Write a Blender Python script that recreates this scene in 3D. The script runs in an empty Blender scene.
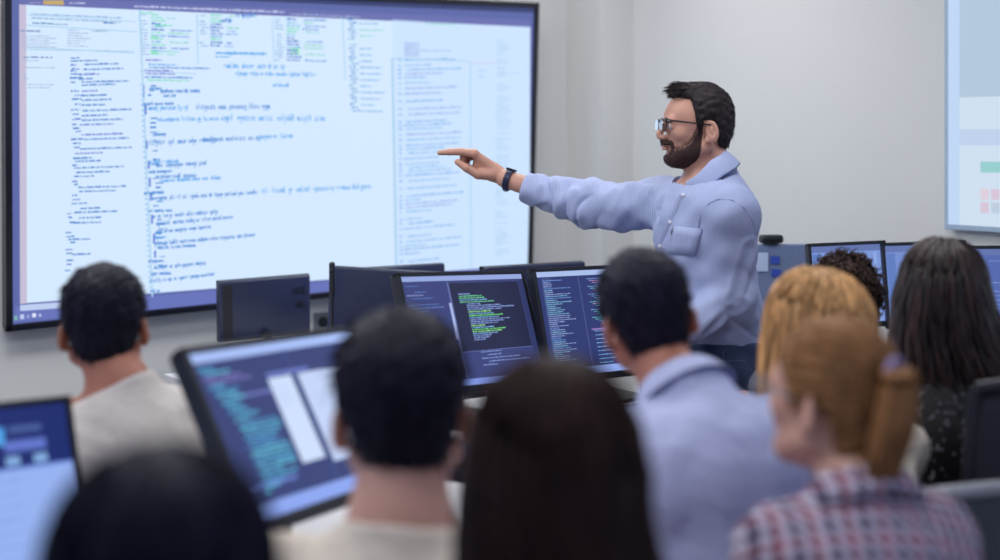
import bpy, bmesh, math, random
import numpy as np
from mathutils import Vector, Matrix

# ------------------------------------------------------------------ camera, world, lights, exposure
S = bpy.context.scene
COL = S.collection
F, CH, HY = 1374.0, 1.61, 140.0          # focal length in pixels, eye height, horizon row

cam = bpy.data.cameras.new('camera')
camo = bpy.data.objects.new('camera', cam); COL.objects.link(camo)
camo.location = (0, 0, CH); camo.rotation_euler = (math.pi/2, 0, 0)
cam.sensor_width = 36; cam.lens = 36*F/1000; cam.shift_y = -(280-HY)/1000
cam.clip_start = .05
cam.dof.use_dof = True; cam.dof.focus_distance = 4.25; cam.dof.aperture_fstop = 1.35
S.camera = camo
S.view_settings.view_transform = 'Standard'; S.view_settings.look = 'None'
S.view_settings.gamma = 1; S.view_settings.use_curve_mapping = False
S.view_settings.exposure = 0.0
w = bpy.data.worlds.new('world'); S.world = w; w.use_nodes = True
w.node_tree.nodes['Background'].inputs[0].default_value = (.58, .65, .90, 1)
w.node_tree.nodes['Background'].inputs[1].default_value = .56

def area(name, loc, sx, sy, power, col=(1, 1, 1), rot=(0, 0, 0)):
    l = bpy.data.lights.new(name, 'AREA'); l.shape = 'RECTANGLE'; l.size = sx; l.size_y = sy
    l.energy = power; l.color = col
    o = bpy.data.objects.new(name, l); COL.objects.link(o); o.location = loc; o.rotation_euler = rot
    return o
for lx, ly, p in ((-1.3, 3.6, 32), (.15, 5.3, 21), (-.3, 1.6, 16), (.8, 3.3, 19), (-2.4, 2.6, 18)):
    area('ceiling_lamp', (lx, ly, 2.93), 1.1, .5, p, (1, .985, .97), (0, 0, math.radians(36.4)))

def P(px, py, Y): return np.array([(px-500)/F*Y, Y, CH-(py-HY)/F*Y])
rnd = random.Random(7)
NR = np.random.RandomState(5)

# ------------------------------------------------------------------ materials
def lin(c):
    return tuple((x/255/12.92 if x/255 <= .04045 else ((x/255+.055)/1.055)**2.4) for x in c[:3]) + (1,)
MATS = {}
def mat(name, c, rough=.6, metal=0, noise=None, bump=None, emit=None, spec=.5, sheen=0, island=0, trans=0, alpha=None, sss=0):
    """procedural principled material; noise = (scale, amount, stretch) brightness variation; bump = (scale, strength)"""
    if name in MATS: return MATS[name]
    m = bpy.data.materials.new(name); m.use_nodes = True; MATS[name] = m
    nt = m.node_tree; b = nt.nodes['Principled BSDF']
    b.inputs['Base Color'].default_value = lin(c); b.inputs['Roughness'].default_value = rough
    b.inputs['Metallic'].default_value = metal; b.inputs['Specular IOR Level'].default_value = spec
    if sheen: b.inputs['Sheen Weight'].default_value = sheen
    if trans: b.inputs['Transmission Weight'].default_value = trans
    if sss:
        b.inputs['Subsurface Weight'].default_value = sss; b.inputs['Subsurface Radius'].default_value = (.012, .005, .003)
    tc = nt.nodes.new('ShaderNodeTexCoord'); mp = nt.nodes.new('ShaderNodeMapping')
    nt.links.new(tc.outputs['Object'], mp.inputs[0])
    if noise:
        sc, am = noise[:2]
        if len(noise) > 2: mp.inputs['Scale'].default_value = noise[2]
        n = nt.nodes.new('ShaderNodeTexNoise'); n.inputs['Scale'].default_value = sc; n.inputs['Detail'].default_value = 4
        nt.links.new(mp.outputs[0], n.inputs['Vector'])
        r = nt.nodes.new('ShaderNodeMapRange'); r.inputs[1].default_value = .3; r.inputs[2].default_value = .7
        r.inputs[3].default_value = 1-am; r.inputs[4].default_value = 1+am
        nt.links.new(n.outputs['Fac'], r.inputs[0])
        mx = nt.nodes.new('ShaderNodeMix'); mx.data_type = 'RGBA'; mx.blend_type = 'MULTIPLY'; mx.inputs[0].default_value = 1
        mx.inputs[6].default_value = lin(c); nt.links.new(r.outputs[0], mx.inputs[7])
        out = mx.outputs[2]
        if island:
            g = nt.nodes.new('ShaderNodeNewGeometry'); r2 = nt.nodes.new('ShaderNodeMapRange')
            r2.inputs[3].default_value = 1-island; r2.inputs[4].default_value = 1+island
            nt.links.new(g.outputs['Random Per Island'], r2.inputs[0])
            m2 = nt.nodes.new('ShaderNodeMix'); m2.data_type = 'RGBA'; m2.blend_type = 'MULTIPLY'; m2.inputs[0].default_value = 1
            nt.links.new(out, m2.inputs[6]); nt.links.new(r2.outputs[0], m2.inputs[7]); out = m2.outputs[2]
        nt.links.new(out, b.inputs['Base Color'])
    if bump:
        n = nt.nodes.new('ShaderNodeTexNoise'); n.inputs['Scale'].default_value = bump[0]; n.inputs['Detail'].default_value = 5
        nt.links.new(tc.outputs['Object'], n.inputs['Vector'])
        bp = nt.nodes.new('ShaderNodeBump'); bp.inputs['Strength'].default_value = bump[1]; bp.inputs['Distance'].default_value = .004
        nt.links.new(n.outputs['Fac'], bp.inputs['Height']); nt.links.new(bp.outputs[0], b.inputs['Normal'])
    if emit is not None:
        b.inputs['Emission Color'].default_value = lin(c); b.inputs['Emission Strength'].default_value = emit
        b.inputs['Base Color'].default_value = (.01, .01, .012, 1); b.inputs['Specular IOR Level'].default_value = .2
    return m
def glow(c, s=1.0): return mat('lit_%d_%d_%d' % tuple(c[:3]), c, .35, emit=s)

WALL = mat('wall_paint', (218, 219, 218), .85, noise=(1.2, .012), bump=(180, .05))
FLOORM = mat('grey_carpet', (96, 98, 108), .95, noise=(220, .25), bump=(300, .4))
CEIL = mat('ceiling_tile', (225, 225, 222), .9, bump=(120, .2))
DESKM = mat('white_laminate', (214, 214, 218), .45, noise=(3, .02))
BLACK = mat('black_plastic', (30, 32, 42), .42, noise=(40, .06))
BLACKG = mat('black_gloss', (24, 26, 38), .2, noise=(30, .05))
NAVYP = mat('dark_grey_casing', (44, 50, 78), .26, noise=(30, .05))
GREYP = mat('grey_plastic', (120, 122, 132), .5, noise=(30, .05))
CHROME = mat('brushed_metal', (150, 152, 160), .3, .9, noise=(60, .05))
LETTER = mat('black_lettering', (12, 13, 18), .5, noise=(60, .05))
SKIN_P = mat('fair_warm_skin', (190, 142, 124), .5, noise=(25, .07), bump=(220, .12), sss=.08)
SKIN_B = mat('tan_skin', (178, 118, 98), .52, noise=(22, .08), bump=(200, .1), sss=.08)
SKIN_L = mat('light_skin', (206, 158, 140), .5, noise=(22, .06), bump=(200, .1), sss=.08)
EYEW = mat('eye_white', (205, 200, 198), .2, noise=(50, .03))
IRIS = mat('brown_iris', (50, 32, 24), .2, noise=(80, .1))
LIP = mat('lip_skin', (164, 96, 90), .45, noise=(60, .05))

# ------------------------------------------------------------------ mesh helpers
def link(name, V, Fc, m, parent=None, smooth=False, loc=None):
    me = bpy.data.meshes.new(name)
    V = np.asarray(V, float)
    if loc is not None: V = V-np.asarray(loc)
    if isinstance(Fc, np.ndarray):
        nf, k = Fc.shape
        me.vertices.add(len(V)); me.vertices.foreach_set('co', V.astype(np.float32).ravel())
        me.loops.add(nf*k); me.loops.foreach_set('vertex_index', Fc.astype(np.int32).ravel())
        me.polygons.add(nf); me.polygons.foreach_set('loop_start', np.arange(0, nf*k, k, dtype=np.int32))
        me.update(calc_edges=True); me.validate()
    else:
        me.from_pydata([tuple(v) for v in V], [], [tuple(f) for f in Fc]); me.update()
    ms = m if isinstance(m, (list, tuple)) else [m]
    for q in ms: me.materials.append(q)
    if smooth: me.polygons.foreach_set('use_smooth', np.ones(len(me.polygons), dtype=bool))
    o = bpy.data.objects.new(name, me); COL.objects.link(o)
    if parent is not None: o.parent = parent
    return o
def tag(o, label=None, cat=None, group=None, kind=None):
    if label: o['label'] = label
    if cat: o['category'] = cat
    if group: o['group'] = group
    if kind: o['kind'] = kind
    return o
def empty(name, loc, rot=(0, 0, 0), label=None, cat=None, group=None):
    o = bpy.data.objects.new(name, None); COL.objects.link(o); o.location = loc; o.rotation_euler = rot
    o.empty_display_size = .05
    return tag(o, label, cat, group)

class MB:
    """collects shapes into one mesh (local coordinates)"""
    def __init__(s): s.v = []; s.f = []; s.mi = []; s.cur = 0
    def add(s, V, Fc):
        n = len(s.v); s.v += [tuple(map(float, v)) for v in V]; s.f += [tuple(i+n for i in f) for f in Fc]; s.mi += [s.cur]*len(Fc)
    def bm(s, b):
        b.verts.ensure_lookup_table(); b.verts.index_update()
        s.add([v.co for v in b.verts], [[v.index for v in f.verts] for f in b.faces]); b.free()
    def box(s, c, d, bev=0, M=None, seg=2):
        b = bmesh.new(); bmesh.ops.create_cube(b, size=1)
        bmesh.ops.scale(b, vec=d, verts=b.verts)
        if bev: bmesh.ops.bevel(b, geom=b.edges[:], offset=bev, segments=seg, profile=.6, affect='EDGES')
        if M is not None: bmesh.ops.transform(b, matrix=M, verts=b.verts)
        bmesh.ops.translate(b, vec=c, verts=b.verts); s.bm(b)
    def cyl(s, a, b_, r0, r1=None, n=16):
        s.tube([a, b_], [r0, r0 if r1 is None else r1], n)
    def tube(s, pts, rs, n=8, cap=True, flat=None):
        pts = np.asarray(pts, float); k = len(pts)
        rs = np.full(k, rs) if np.isscalar(rs) else np.asarray(rs, float)
        T = np.gradient(pts, axis=0); T /= np.linalg.norm(T, axis=1)[:, None]+1e-12
        up = np.array([0, 0, 1.]) if abs(T[0][2]) < .9 else np.array([1., 0, 0])
        V = []
        u = np.cross(T[0], up); u /= np.linalg.norm(u)
        for i in range(k):
            u = u-T[i]*(u@T[i]); u /= np.linalg.norm(u)+1e-12; v = np.cross(T[i], u)
            for j in range(n):
                a = 2*math.pi*j/n; V.append(pts[i]+rs[i]*(math.cos(a)*u+math.sin(a)*v*(flat or 1)))
        Fc = [(i*n+j, i*n+(j+1) % n, (i+1)*n+(j+1) % n, (i+1)*n+j) for i in range(k-1) for j in range(n)]
        if cap: Fc += [tuple(range(n))[::-1], tuple(range((k-1)*n, k*n))]
        s.add(V, Fc)
    def ball(s, c, r, n=12, R=None):
        b = bmesh.new(); bmesh.ops.create_uvsphere(b, u_segments=n*2, v_segments=n, radius=1)
        r = (r, r, r) if np.isscalar(r) else r
        V = [np.array(v.co)*np.array(r) for v in b.verts]
        if R is not None: V = [R@v for v in V]
        for v, q in zip(b.verts, V): v.co = Vector(q+np.asarray(c))
        s.bm(b)
    def quad(s, a, b, c, d): s.add([a, b, c, d], [(0, 1, 2, 3)])
    def build(s, name, m, parent=None, smooth=False, loc=None):
        o = link(name, s.v, s.f, m, parent, smooth, loc)
        if isinstance(m, (list, tuple)) and len(m) > 1: o.data.polygons.foreach_set('material_index', s.mi)
        if smooth:
            try: o.data.set_sharp_from_angle(angle=math.radians(42))
            except Exception: pass
        return o

def rotm(yaw=0, tilt=0, roll=0):
    """columns: right, forward/back, up ; yaw about z, then tilt about x, then roll about y (degrees)"""
    return np.array((Matrix.Rotation(math.radians(yaw), 3, 'Z') @ Matrix.Rotation(math.radians(tilt), 3, 'X') @ Matrix.Rotation(math.radians(roll), 3, 'Y')))

# ------------------------------------------------------------------ implicit surfaces -> mesh (surface nets on sparse blocks)
def ell(c, r, Rm=None):
    c = np.array(c, np.float32); r = np.array(r, np.float32); rr = float(min(r))
    Rm = None if Rm is None else np.array(Rm, np.float32)
    def f(p):
        q = p-c
        if Rm is not None: q = q@Rm
        q = q/r; k0 = np.sqrt((q*q).sum(1))+1e-6; q2 = q/r; k1 = np.sqrt((q2*q2).sum(1))+1e-6
        return k0*(k0-1)/k1
    return f
def cone(a, b, ra, rb):
    a = np.array(a, np.float32); b = np.array(b, np.float32); ba = b-a; L = float(ba@ba)+1e-9
    def f(p):
        pa = p-a; h = np.clip(pa@ba/L, 0, 1)
        d = pa-h[:, None]*ba
        return np.sqrt((d*d).sum(1))-(ra+(rb-ra)*h)
    return f
def chain(pts, rs, k=.01):
    fs = [cone(pts[i], pts[i+1], rs[i], rs[i+1]) for i in range(len(pts)-1)]
    def f(p):
        d = fs[0](p)
        for g in fs[1:]: d = smin(d, g(p), k)
        return d
    return f
def smin(a, b, k):
    if k <= 0: return np.minimum(a, b)
    h = np.clip(.5+.5*(b-a)/k, 0, 1); return b+(a-b)*h-k*h*(1-h)
def smax(a, b, k): return -smin(-a, -b, k)
def union(*it):
    """items: f or (f,k) or (f,k,'-')"""
    it = [x if isinstance(x, tuple) else (x, 0) for x in it]
    def g(p):
        d = it[0][0](p)
        for x in it[1:]:
            e = x[0](p)
            d = smax(d, -e, x[1]) if len(x) > 2 else smin(d, e, x[1])
        return d
    return g
def framed(f, o, Rm, s=1.0):
    o = np.array(o, np.float32); Rm = np.array(Rm, np.float32)
    return lambda p: f(((p-o)@Rm)/s)*s
_dirs = NR.randn(10, 3); _dirs /= np.linalg.norm(_dirs, axis=1)[:, None]; _ph = NR.rand(10)*6.28
def wob(p, fr, n=5, off=0):
    """smooth wobble in [-1,1]; fr = frequency vector (rad/m)"""
    q = p*np.asarray(fr, np.float32); s = 0
    for i in range(n):
        j = (i+off) % 10
        s = s+np.sin(q@_dirs[j].astype(np.float32)*(1+.35*i)+_ph[j])
    return s/n**.5*.8
def nets(f, lo, hi, h, bs=20, margin=.03):
    lo = np.array(lo, float); hi = np.array(hi, float)
    nb = np.ceil((hi-lo)/(h*bs)).astype(int); N = nb*bs+2
    B = np.stack(np.meshgrid(*[np.arange(n) for n in nb], indexing='ij'), -1).reshape(-1, 3)
    cen = (lo+(B+.5)*bs*h).astype(np.float32)
    keep = np.abs(f(cen)) < bs*h*.87+margin
    g = np.arange(bs+1); G = np.stack(np.meshgrid(g, g, g, indexing='ij'), -1).reshape(-1, 3)
    keys, pos, quads = [], [], []
    cs = [(a, b, c) for a in (0, 1) for b in (0, 1) for c in (0, 1)]
    ed = [(i, j) for i in range(8) for j in range(i+1, 8) if sum(abs(cs[i][k]-cs[j][k]) for k in range(3)) == 1]
    for b in B[keep]:
        base = b*bs
        D = f((lo+(base+G)*h).astype(np.float32)).reshape(bs+1, bs+1, bs+1)
        I = D < 0
        if I.all() or not I.any(): continue
        cd = np.stack([D[a:a+bs, bb:bb+bs, c:c+bs] for a, bb, c in cs], -1)
        ins = cd < 0; mix = ins.any(-1) & ~ins.all(-1)
        ijk = np.argwhere(mix); v = cd[mix]
        acc = np.zeros((len(v), 3)); cnt = np.zeros(len(v))
        for i, j in ed:
            x = (v[:, i] < 0) != (v[:, j] < 0); t = np.where(x, v[:, i]/(v[:, i]-v[:, j]+1e-12), 0)
            pi, pj = np.array(cs[i]), np.array(cs[j])
            acc += np.where(x[:, None], pi+t[:, None]*(pj-pi), 0); cnt += x
        pos.append(lo+(base+ijk+acc/cnt[:, None])*h)
        gi = ijk+base+1; keys.append((gi[:, 0]*(N[1]+2)+gi[:, 1])*(N[2]+2)+gi[:, 2])
        for ax in range(3):
            sl0 = [slice(0, bs)]*3; sl1 = [slice(0, bs)]*3; sl1[ax] = slice(1, bs+1)
            A, C = I[tuple(sl0)], I[tuple(sl1)]
            e = np.argwhere(A != C)
            if not len(e): continue
            flip = A[A != C]
            o1, o2 = (ax+1) % 3, (ax+2) % 3
            def key(d1, d2):
                g2 = e+base+1; g2 = g2.copy(); g2[:, o1] -= d1; g2[:, o2] -= d2
                return (g2[:, 0]*(N[1]+2)+g2[:, 1])*(N[2]+2)+g2[:, 2]
            q = np.stack([key(1, 1), key(0, 1), key(0, 0), key(1, 0)], 1)
            q[~flip] = q[~flip][:, ::-1]
            quads.append(q)
    K = np.concatenate(keys); V = np.concatenate(pos); Q = np.concatenate(quads)
    o = np.argsort(K); K = K[o]; V = V[o]
    ix = np.searchsorted(K, Q); ix[ix >= len(K)] = 0
    ok = (K[ix] == Q).all(1); Fq = ix[ok]
    used = np.zeros(len(K), bool); used[Fq.ravel()] = True
    mp = np.cumsum(used)-1
    return V[used], mp[Fq]

def normals_of(f, p, e=.002):
    p = p.astype(np.float32); g = np.stack([f(p+np.eye(3, dtype=np.float32)[i]*e)-f(p-np.eye(3, dtype=np.float32)[i]*e) for i in range(3)], 1)
    return g/(np.linalg.norm(g, axis=1)[:, None]+1e-9)

def tubes_np(lines, radii, n=3):
    """many tubes at once: lines (M,K,3), radii (M,K) -> V, quads"""
    M, K, _ = lines.shape
    T = np.gradient(lines, axis=1); T /= np.linalg.norm(T, axis=2)[..., None]+1e-9
    up = np.zeros_like(T); up[..., 2] = 1; up[np.abs(T[..., 2]) > .9] = (1, 0, 0)
    u = np.cross(T, up); u /= np.linalg.norm(u, axis=2)[..., None]+1e-9; v = np.cross(T, u)
    a = np.arange(n)*2*np.pi/n
    V = lines[:, :, None]+radii[:, :, None, None]*(np.cos(a)[:, None]*u[:, :, None]+np.sin(a)[:, None]*v[:, :, None])
    idx = np.arange(M*K*n).reshape(M, K, n)
    A = idx[:, :-1]; B = idx[:, 1:]
    Q = np.stack([A, np.roll(A, -1, 2), np.roll(B, -1, 2), B], -1).reshape(-1, 4)
    return V.reshape(-1, 3), Q
def joinm(parts):
    V, Q, n = [], [], 0
    for v, q in parts: V.append(v); Q.append(q+n); n += len(v)
    return np.concatenate(V), np.concatenate(Q)

# ------------------------------------------------------------------ room shell
U = np.array([.805, .593]); NV = np.array([.593, -.805])       # along the screen wall / out of it towards the room
def slab(name, a, b, z0, z1, th, nrm, m=WALL):
    """vertical wall slab from a to b (xy), thickness th away from nrm"""
    mb = MB(); a = np.array(a); b = np.array(b); n = np.array(nrm)*th
    q = [a, b, b-n, a-n]
    V = [(x, y, z) for z in (z0, z1) for x, y in q]
    mb.add(V, [(0, 1, 5, 4), (1, 2, 6, 5), (2, 3, 7, 6), (3, 0, 4, 7), (4, 5, 6, 7), (3, 2, 1, 0)])
    return tag(mb.build(name, m), kind='structure')
W0 = np.array([-.903, 5.892]); A0 = W0-U*2.9; A1 = W0+U*1.534
slab('wall_front', A0, A1+U*.42, 0, 3, .12, NV)
C1 = A1+NV*.257
mbp = MB()
q = [A1, C1, C1+U*.206, A1+U*.206]
mbp.add([(x, y, z) for z in (0, 3) for x, y in q], [(0, 1, 5, 4), (1, 2, 6, 5), (2, 3, 7, 6), (4, 5, 6, 7), (3, 2, 1, 0), (3, 0, 4, 7)])
tag(mbp.build('trim_1', WALL), kind='structure')
R0 = C1+U*.206
slab('wall_right', R0-NV*.26, R0+NV*6.2, 0, 3, .12, -U)
def poly_slab(name, pts, z0, z1, m):
    n = len(pts); V = [(x, y, z) for z in (z0, z1) for x, y in pts]
    Fc = [tuple(range(n))[::-1], tuple(range(n, 2*n))]+[(i, (i+1) % n, n+(i+1) % n, n+i) for i in range(n)]
    mm = MB(); mm.add(V, Fc); return tag(mm.build(name, m), kind='structure')
corner = R0-NV*.26
foot = [A0, corner, R0+NV*6.2, R0+NV*6.2-U*5.2, A0+NV*6.2]
poly_slab('floor', foot, -.1, 0, FLOORM)
ceil = [A0, corner, R0+NV*4.6, R0+NV*4.6-U*4.9, A0+NV*4.6]
poly_slab('ceiling', ceil, 3, 3.08, CEIL)
slab('baseboard_front', A0+NV*.012, A1+NV*.012-U*.01, 0, .1, .012, NV, GREYP)
slab('baseboard_right', R0+NV*.02-U*.012, R0+NV*6-U*.012, 0, .1, .012, -U, GREYP)

# ------------------------------------------------------------------ writing: a small stroke alphabet for scribbles
GL = {'a': [[(.8, .8), (.4, 1), (.1, .5), (.4, 0), (.8, .4), (.8, 1), (.9, 0)]], 'c': [[(.8, .8), (.4, 1), (.1, .5), (.4, 0), (.8, .2)]],
 'd': [[(.8, .5), (.4, 1), (.1, .5), (.4, 0), (.8, .5), (.8, 1.8), (.9, 0)]], 'e': [[(.1, .5), (.8, .6), (.4, 1), (.1, .5), (.4, 0), (.9, .2)]],
 'g': [[(.8, .8), (.3, 1), (.2, .3), (.8, .4), (.8, 1), (.7, -.7), (.2, -.5)]], 'i': [[(.3, 1), (.3, .1), (.5, 0)], [(.3, 1.4), (.35, 1.5)]],
 'l': [[(.1, .2), (.4, 1.8), (.2, .2), (.5, 0)]], 'm': [[(.05, 0), (.1, 1), (.3, .9), (.4, 0), (.5, .9), (.7, .9), (.8, 0), (.95, 0)]],
 'n': [[(.1, 0), (.15, 1), (.5, 1), (.7, .7), (.75, 0), (.9, 0)]], 'o': [[(.4, 1), (.1, .5), (.4, 0), (.8, .5), (.4, 1), (.9, .9)]],
 'p': [[(.1, -.8), (.15, 1), (.7, .9), (.7, .2), (.2, .1)]], 'r': [[(.1, 0), (.2, 1), (.3, .7), (.8, 1)]], 's': [[(.8, .9), (.2, .9), (.7, .3), (.1, 0)]],
 't': [[(.4, 1.7), (.35, .1), (.7, 0)], [(.1, 1.1), (.8, 1.2)]], 'u': [[(.1, 1), (.2, 0), (.7, .1), (.8, 1), (.85, 0)]], 'f': [[(.8, 1.6), (.4, 1.7), (.3, -.5)], [(.1, .9), (.7, 1)]],
 'v': [[(.1, 1), (.4, 0), (.8, 1)]], 'y': [[(.1, 1), (.4, .1)], [(.8, 1), (.3, -.8)]], '(': [[(.7, 1.8), (.3, .7), (.7, -.4)]], ')': [[(.2, 1.8), (.6, .7), (.2, -.4)]],
 '-': [[(.1, .6), (.8, .6)]], '.': [[(.3, .1), (.45, .2)]], 'I': [[(.4, 1.7), (.4, 0)]], 'G': [[(.8, 1.5), (.3, 1.7), (.1, .8), (.3, 0), (.8, .1), (.8, .8), (.5, .8)]],
 'R': [[(.1, 0), (.1, 1.7), (.7, 1.5), (.6, .9), (.1, .9), (.8, 0)]], 'S': [[(.8, 1.5), (.3, 1.7), (.15, 1.1), (.7, .7), (.6, 0), (.1, .1)]], 'E': [[(.8, 1.7), (.15, 1.7), (.15, 0), (.8, 0)], [(.15, .9), (.7, .9)]],
 '4': [[(.7, 0), (.65, 1.7), (.1, .5), (.9, .5)]], 'B': [[(.1, 0), (.1, 1.7), (.7, 1.4), (.1, .9), (.8, .5), (.1, 0)]], '\\': [[(.1, 1.8), (.6, 0)]], 'C': [[(.8, 1.4), (.4, 1.7), (.1, .8), (.4, 0), (.8, .3)]]}
class Art:
    """flat marks on a panel. local x to the right, z up, y = -offset (front faces -y). Each added colour gets its own slot"""
    def __init__(s, off=.0012): s.mb = MB(); s.mats = []; s.off = off; s.k = 0
    def col(s, c, st=1.0):
        m = c if not isinstance(c, tuple) else glow(c, st)
        if m not in s.mats: s.mats.append(m)
        s.mb.cur = s.mats.index(m)
    def rect(s, x0, z0, x1, z1, c=None, lift=0):
        if c is not None: s.col(c)
        y = -s.off-lift
        s.mb.quad((x0, y, z0), (x1, y, z0), (x1, y, z1), (x0, y, z1))
    def para(s, x, z, dx, dz, x1, z1, c, lift=0): pass
    def stroke(s, pts, wd, lift=.0006):
        y = -s.off-lift
        for (a, b) in zip(pts[:-1], pts[1:]):
            a = np.array(a, float); b = np.array(b, float); d = b-a; L = np.hypot(*d)
            if L < 1e-6: continue
            n = np.array([-d[1], d[0]])/L*wd/2; e = d/L*wd*.3
            q = [a-n-e, b-n+e, b+n+e, a+n-e]
            s.mb.quad(*[(p[0], y, p[1]) for p in q])
    def word(s, txt, x, z, h, wd, slope=0, jit=.12):
        for ch in txt:
            if ch == ' ': x += h*.6; z += h*.6*slope; continue
            for st in GL.get(ch, GL['n']):
                s.stroke([(x+(a+rnd.uniform(-jit, jit))*h*.62, z+(b+rnd.uniform(-jit, jit))*h*.8+a*h*.6*slope) for a, b in st], wd)
            x += h*.62; z += h*.62*slope
        return x, z
    def scribble(s, x, z, L, h, wd, slope=0):
        x1 = x+L
        while x < x1:
            n = rnd.randint(2, 9); t = ''.join(rnd.choice('aacdeegilmnnoprstuu') for _ in range(n))
            x, z = s.word(t, x, z, h, wd, slope); x += h*rnd.uniform(.4, .9)
    def codeline(s, x, z, L, h, slope=0, p=.75):
        """a line of print too small to read: broken dashes"""
        e = x+L
        while x < e:
            l = min(rnd.uniform(.6, 4)*h, e-x)
            y = -s.off-.0005
            hh = h*rnd.uniform(.55, .95)
            s.mb.quad((x, y, z), (x+l, y, z+l*slope), (x+l, y, z+l*slope+hh), (x, y, z+hh))
            z += (l+h*.35)*slope; x += l+h*rnd.uniform(.25, .7)
    def build(s, name, parent):
        return s.mb.build(name, s.mats, parent)

# ------------------------------------------------------------------ the large wall display
TVC = (-.832, 5.795, 1.577); TW, TH = 2.47, 1.30
tv = empty('wall_display', TVC, (0, 0, 0), 'very large flat display on the front wall, showing code and blue notes', 'display')
tv.rotation_euler = Matrix(rotm(36.4, 4.3, -1.5)).to_euler()
mb = MB(); mb.box((0, .03, 0), (TW-.01, .05, TH-.01), .008)
mb.build('casing', BLACK, tv)
mb = MB()
bz = .026
for c, d in (((0, 0, TH/2-bz/2), (TW, .03, bz)), ((0, 0, -TH/2+bz/2), (TW, .03, bz)), ((-TW/2+bz/2, 0, 0), (bz, .03, TH)), ((TW/2-bz/2, 0, 0), (bz, .03, TH))):
    mb.box(c, d, .004)
mb.build('bezel', BLACKG, tv)
mb = MB(); mb.box((0, .09, .1), (.5, .09, .4), .006); mb.build('wall_bracket', BLACK, tv)
scr = MB(); sx, sz = TW/2-bz, TH/2-bz
scr.quad((-sx, -.004, -sz), (sx, -.004, -sz), (sx, -.004, sz), (-sx, -.004, sz))
LB = (98, 108, 172)
scr.build('screen', glow((92, 104, 168), 1.0), tv)
# content is laid out in fractions of the panel: u 0..1 left to right, v 0..1 top to bottom
def homog(src, dst):
    A = []
    for (x, y), (u, v) in zip(src, dst):
        A.append([x, y, 1, 0, 0, 0, -u*x, -u*y, -u]); A.append([0, 0, 0, x, y, 1, -v*x, -v*y, -v])
    return np.linalg.svd(np.array(A))[2][-1].reshape(3, 3)
HM = homog([(5, -20), (537, 4), (532, 275), (4, 331)], [(-TW/2, TH/2), (TW/2, TH/2), (TW/2, -TH/2), (-TW/2, -TH/2)])
def T(px, py):
    r = HM@np.array([px, py, 1.]); return r[0]/r[2], r[1]/r[2]
a = Art(.005)
BG = (212, 233, 255)
def tq(p, c, lift=0):
    a.col(c); y = -a.off-lift; a.mb.quad(*[(T(*q)[0], y, T(*q)[1]) for q in p])
tq([(26, 302), (530, 263), (529, 27), (27, 4)], BG)
tq([(19, 303), (26, 302.4), (27, 4), (20, 3.6)], (198, 190, 214))
tq([(20, 4), (529, 28), (529.5, 21), (20, -4)], (106, 112, 176), .0003)
tq([(16, -9), (534, 14), (534, 8), (16, -16)], (56, 66, 112), .0003)
tq([(14, 321), (531, 274), (531.5, 264), (14, 306)], (104, 116, 186), .0002)
tq([(19, 304), (75, 300), (75, 306), (19, 310)], (190, 205, 240), .0004)
tq([(395, 274), (529, 264), (528, 28), (392, 20)], (205, 228, 255), .0003)
# thin window borders and dividers
for p in ([(139.5, 10), (141, 10), (153, 296), (151.5, 296)], [(197, 14), (198, 14), (199, 63), (198, 63)], [(272, 19), (273, 19), (275, 62), (274, 62)], [(342, 20), (343, 20), (346, 80), (345, 80)],
          [(391, 58), (393, 58), (398, 272), (396, 272)], [(469, 62), (470, 62), (472, 266), (471, 266)], [(27, 24), (138, 31), (138, 32), (27, 25)], [(27, 46), (135, 52), (135, 53), (27, 47)], [(29, 14), (137, 21), (137, 21.8), (29, 14.8)],
          [(140, 70), (197, 73), (197, 73.8), (140, 70.8)], [(393, 58), (468, 61), (468, 62), (393, 59)]):
    tq(p, (168, 208, 236), .0006)
tq([(44, 0), (64, 0), (65, 4.6), (44, 4)], (196, 170, 110), .0008)
BLU, BLU2, GRN, PUR, GRY = (70, 138, 216), (88, 168, 236), (130, 220, 196), (124, 120, 214), (150, 170, 208)
def code(px, py, L, hpx, c, slope=.0):
    """a printed line starting at the photo-frame point, length and height in the same units"""
    a.col(c); x, z = T(px, py); x1, z1 = T(px+L, py+slope*L); x2, z2 = T(px, py-hpx)
    a.codeline(x, z, x1-x, z2-z, (z1-z)/(x1-x))
def scr_(px, py, L, hpx, c, slope=0, wd=.004):
    wd = .0026
    a.col(c); x, z = T(px, py); x1, z1 = T(px+L, py+slope*L); x2, z2 = T(px, py-hpx)
    a.scribble(x, z, x1-x, (z2-z)*.85, wd, (z1-z)/(x1-x))
# title strip
a.col((206, 214, 244)); 
code(135, 7, 150, 2.4, (190, 200, 236), .043); code(290, 15, 70, 2, (160, 172, 214), .05); code(70, 3.4, 16, 2.2, (178, 186, 222), .03); code(30, 3, 12, 2, (150, 150, 190), .03)
# left browser column: pale text
for y in range(14, 20, 4): code(32, y, 90, 1.8, (150, 185, 226), .05)
code(33, 23, 36, 2, (120, 160, 205), .05); code(104, 23, 12, 2, (96, 140, 200), .05); code(41, 26, 12, 1.2, GRY, .04)
code(21, 31, 20, 2.2, (140, 165, 205), .03); code(92, 31, 16, 1.6, GRY, .03)
for i, y in enumerate(np.arange(35, 47, 2.2)): code(22+i*.1, y, 28+(i*7) % 14, 1.1, (160, 180, 212), .03)
for i, y in enumerate(np.arange(30, 47, 2.6)): code(68, y, 12+(i*9) % 15, 1.1, (160, 180, 212), .03)
code(22, 49, 112, 1.1, (160, 190, 216), .02); code(23, 57, 30, 2, (120, 150, 200), .01)
for i, y in enumerate((60, 67, 78, 84, 87)): code(23+(i > 2)*5, y, (16, 33, 6, 26, 22)[i], 1.3, (165, 188, 216), .01)
for y in range(74, 86, 3): code(24, y, 3, 1.2, (165, 188, 216))
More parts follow.
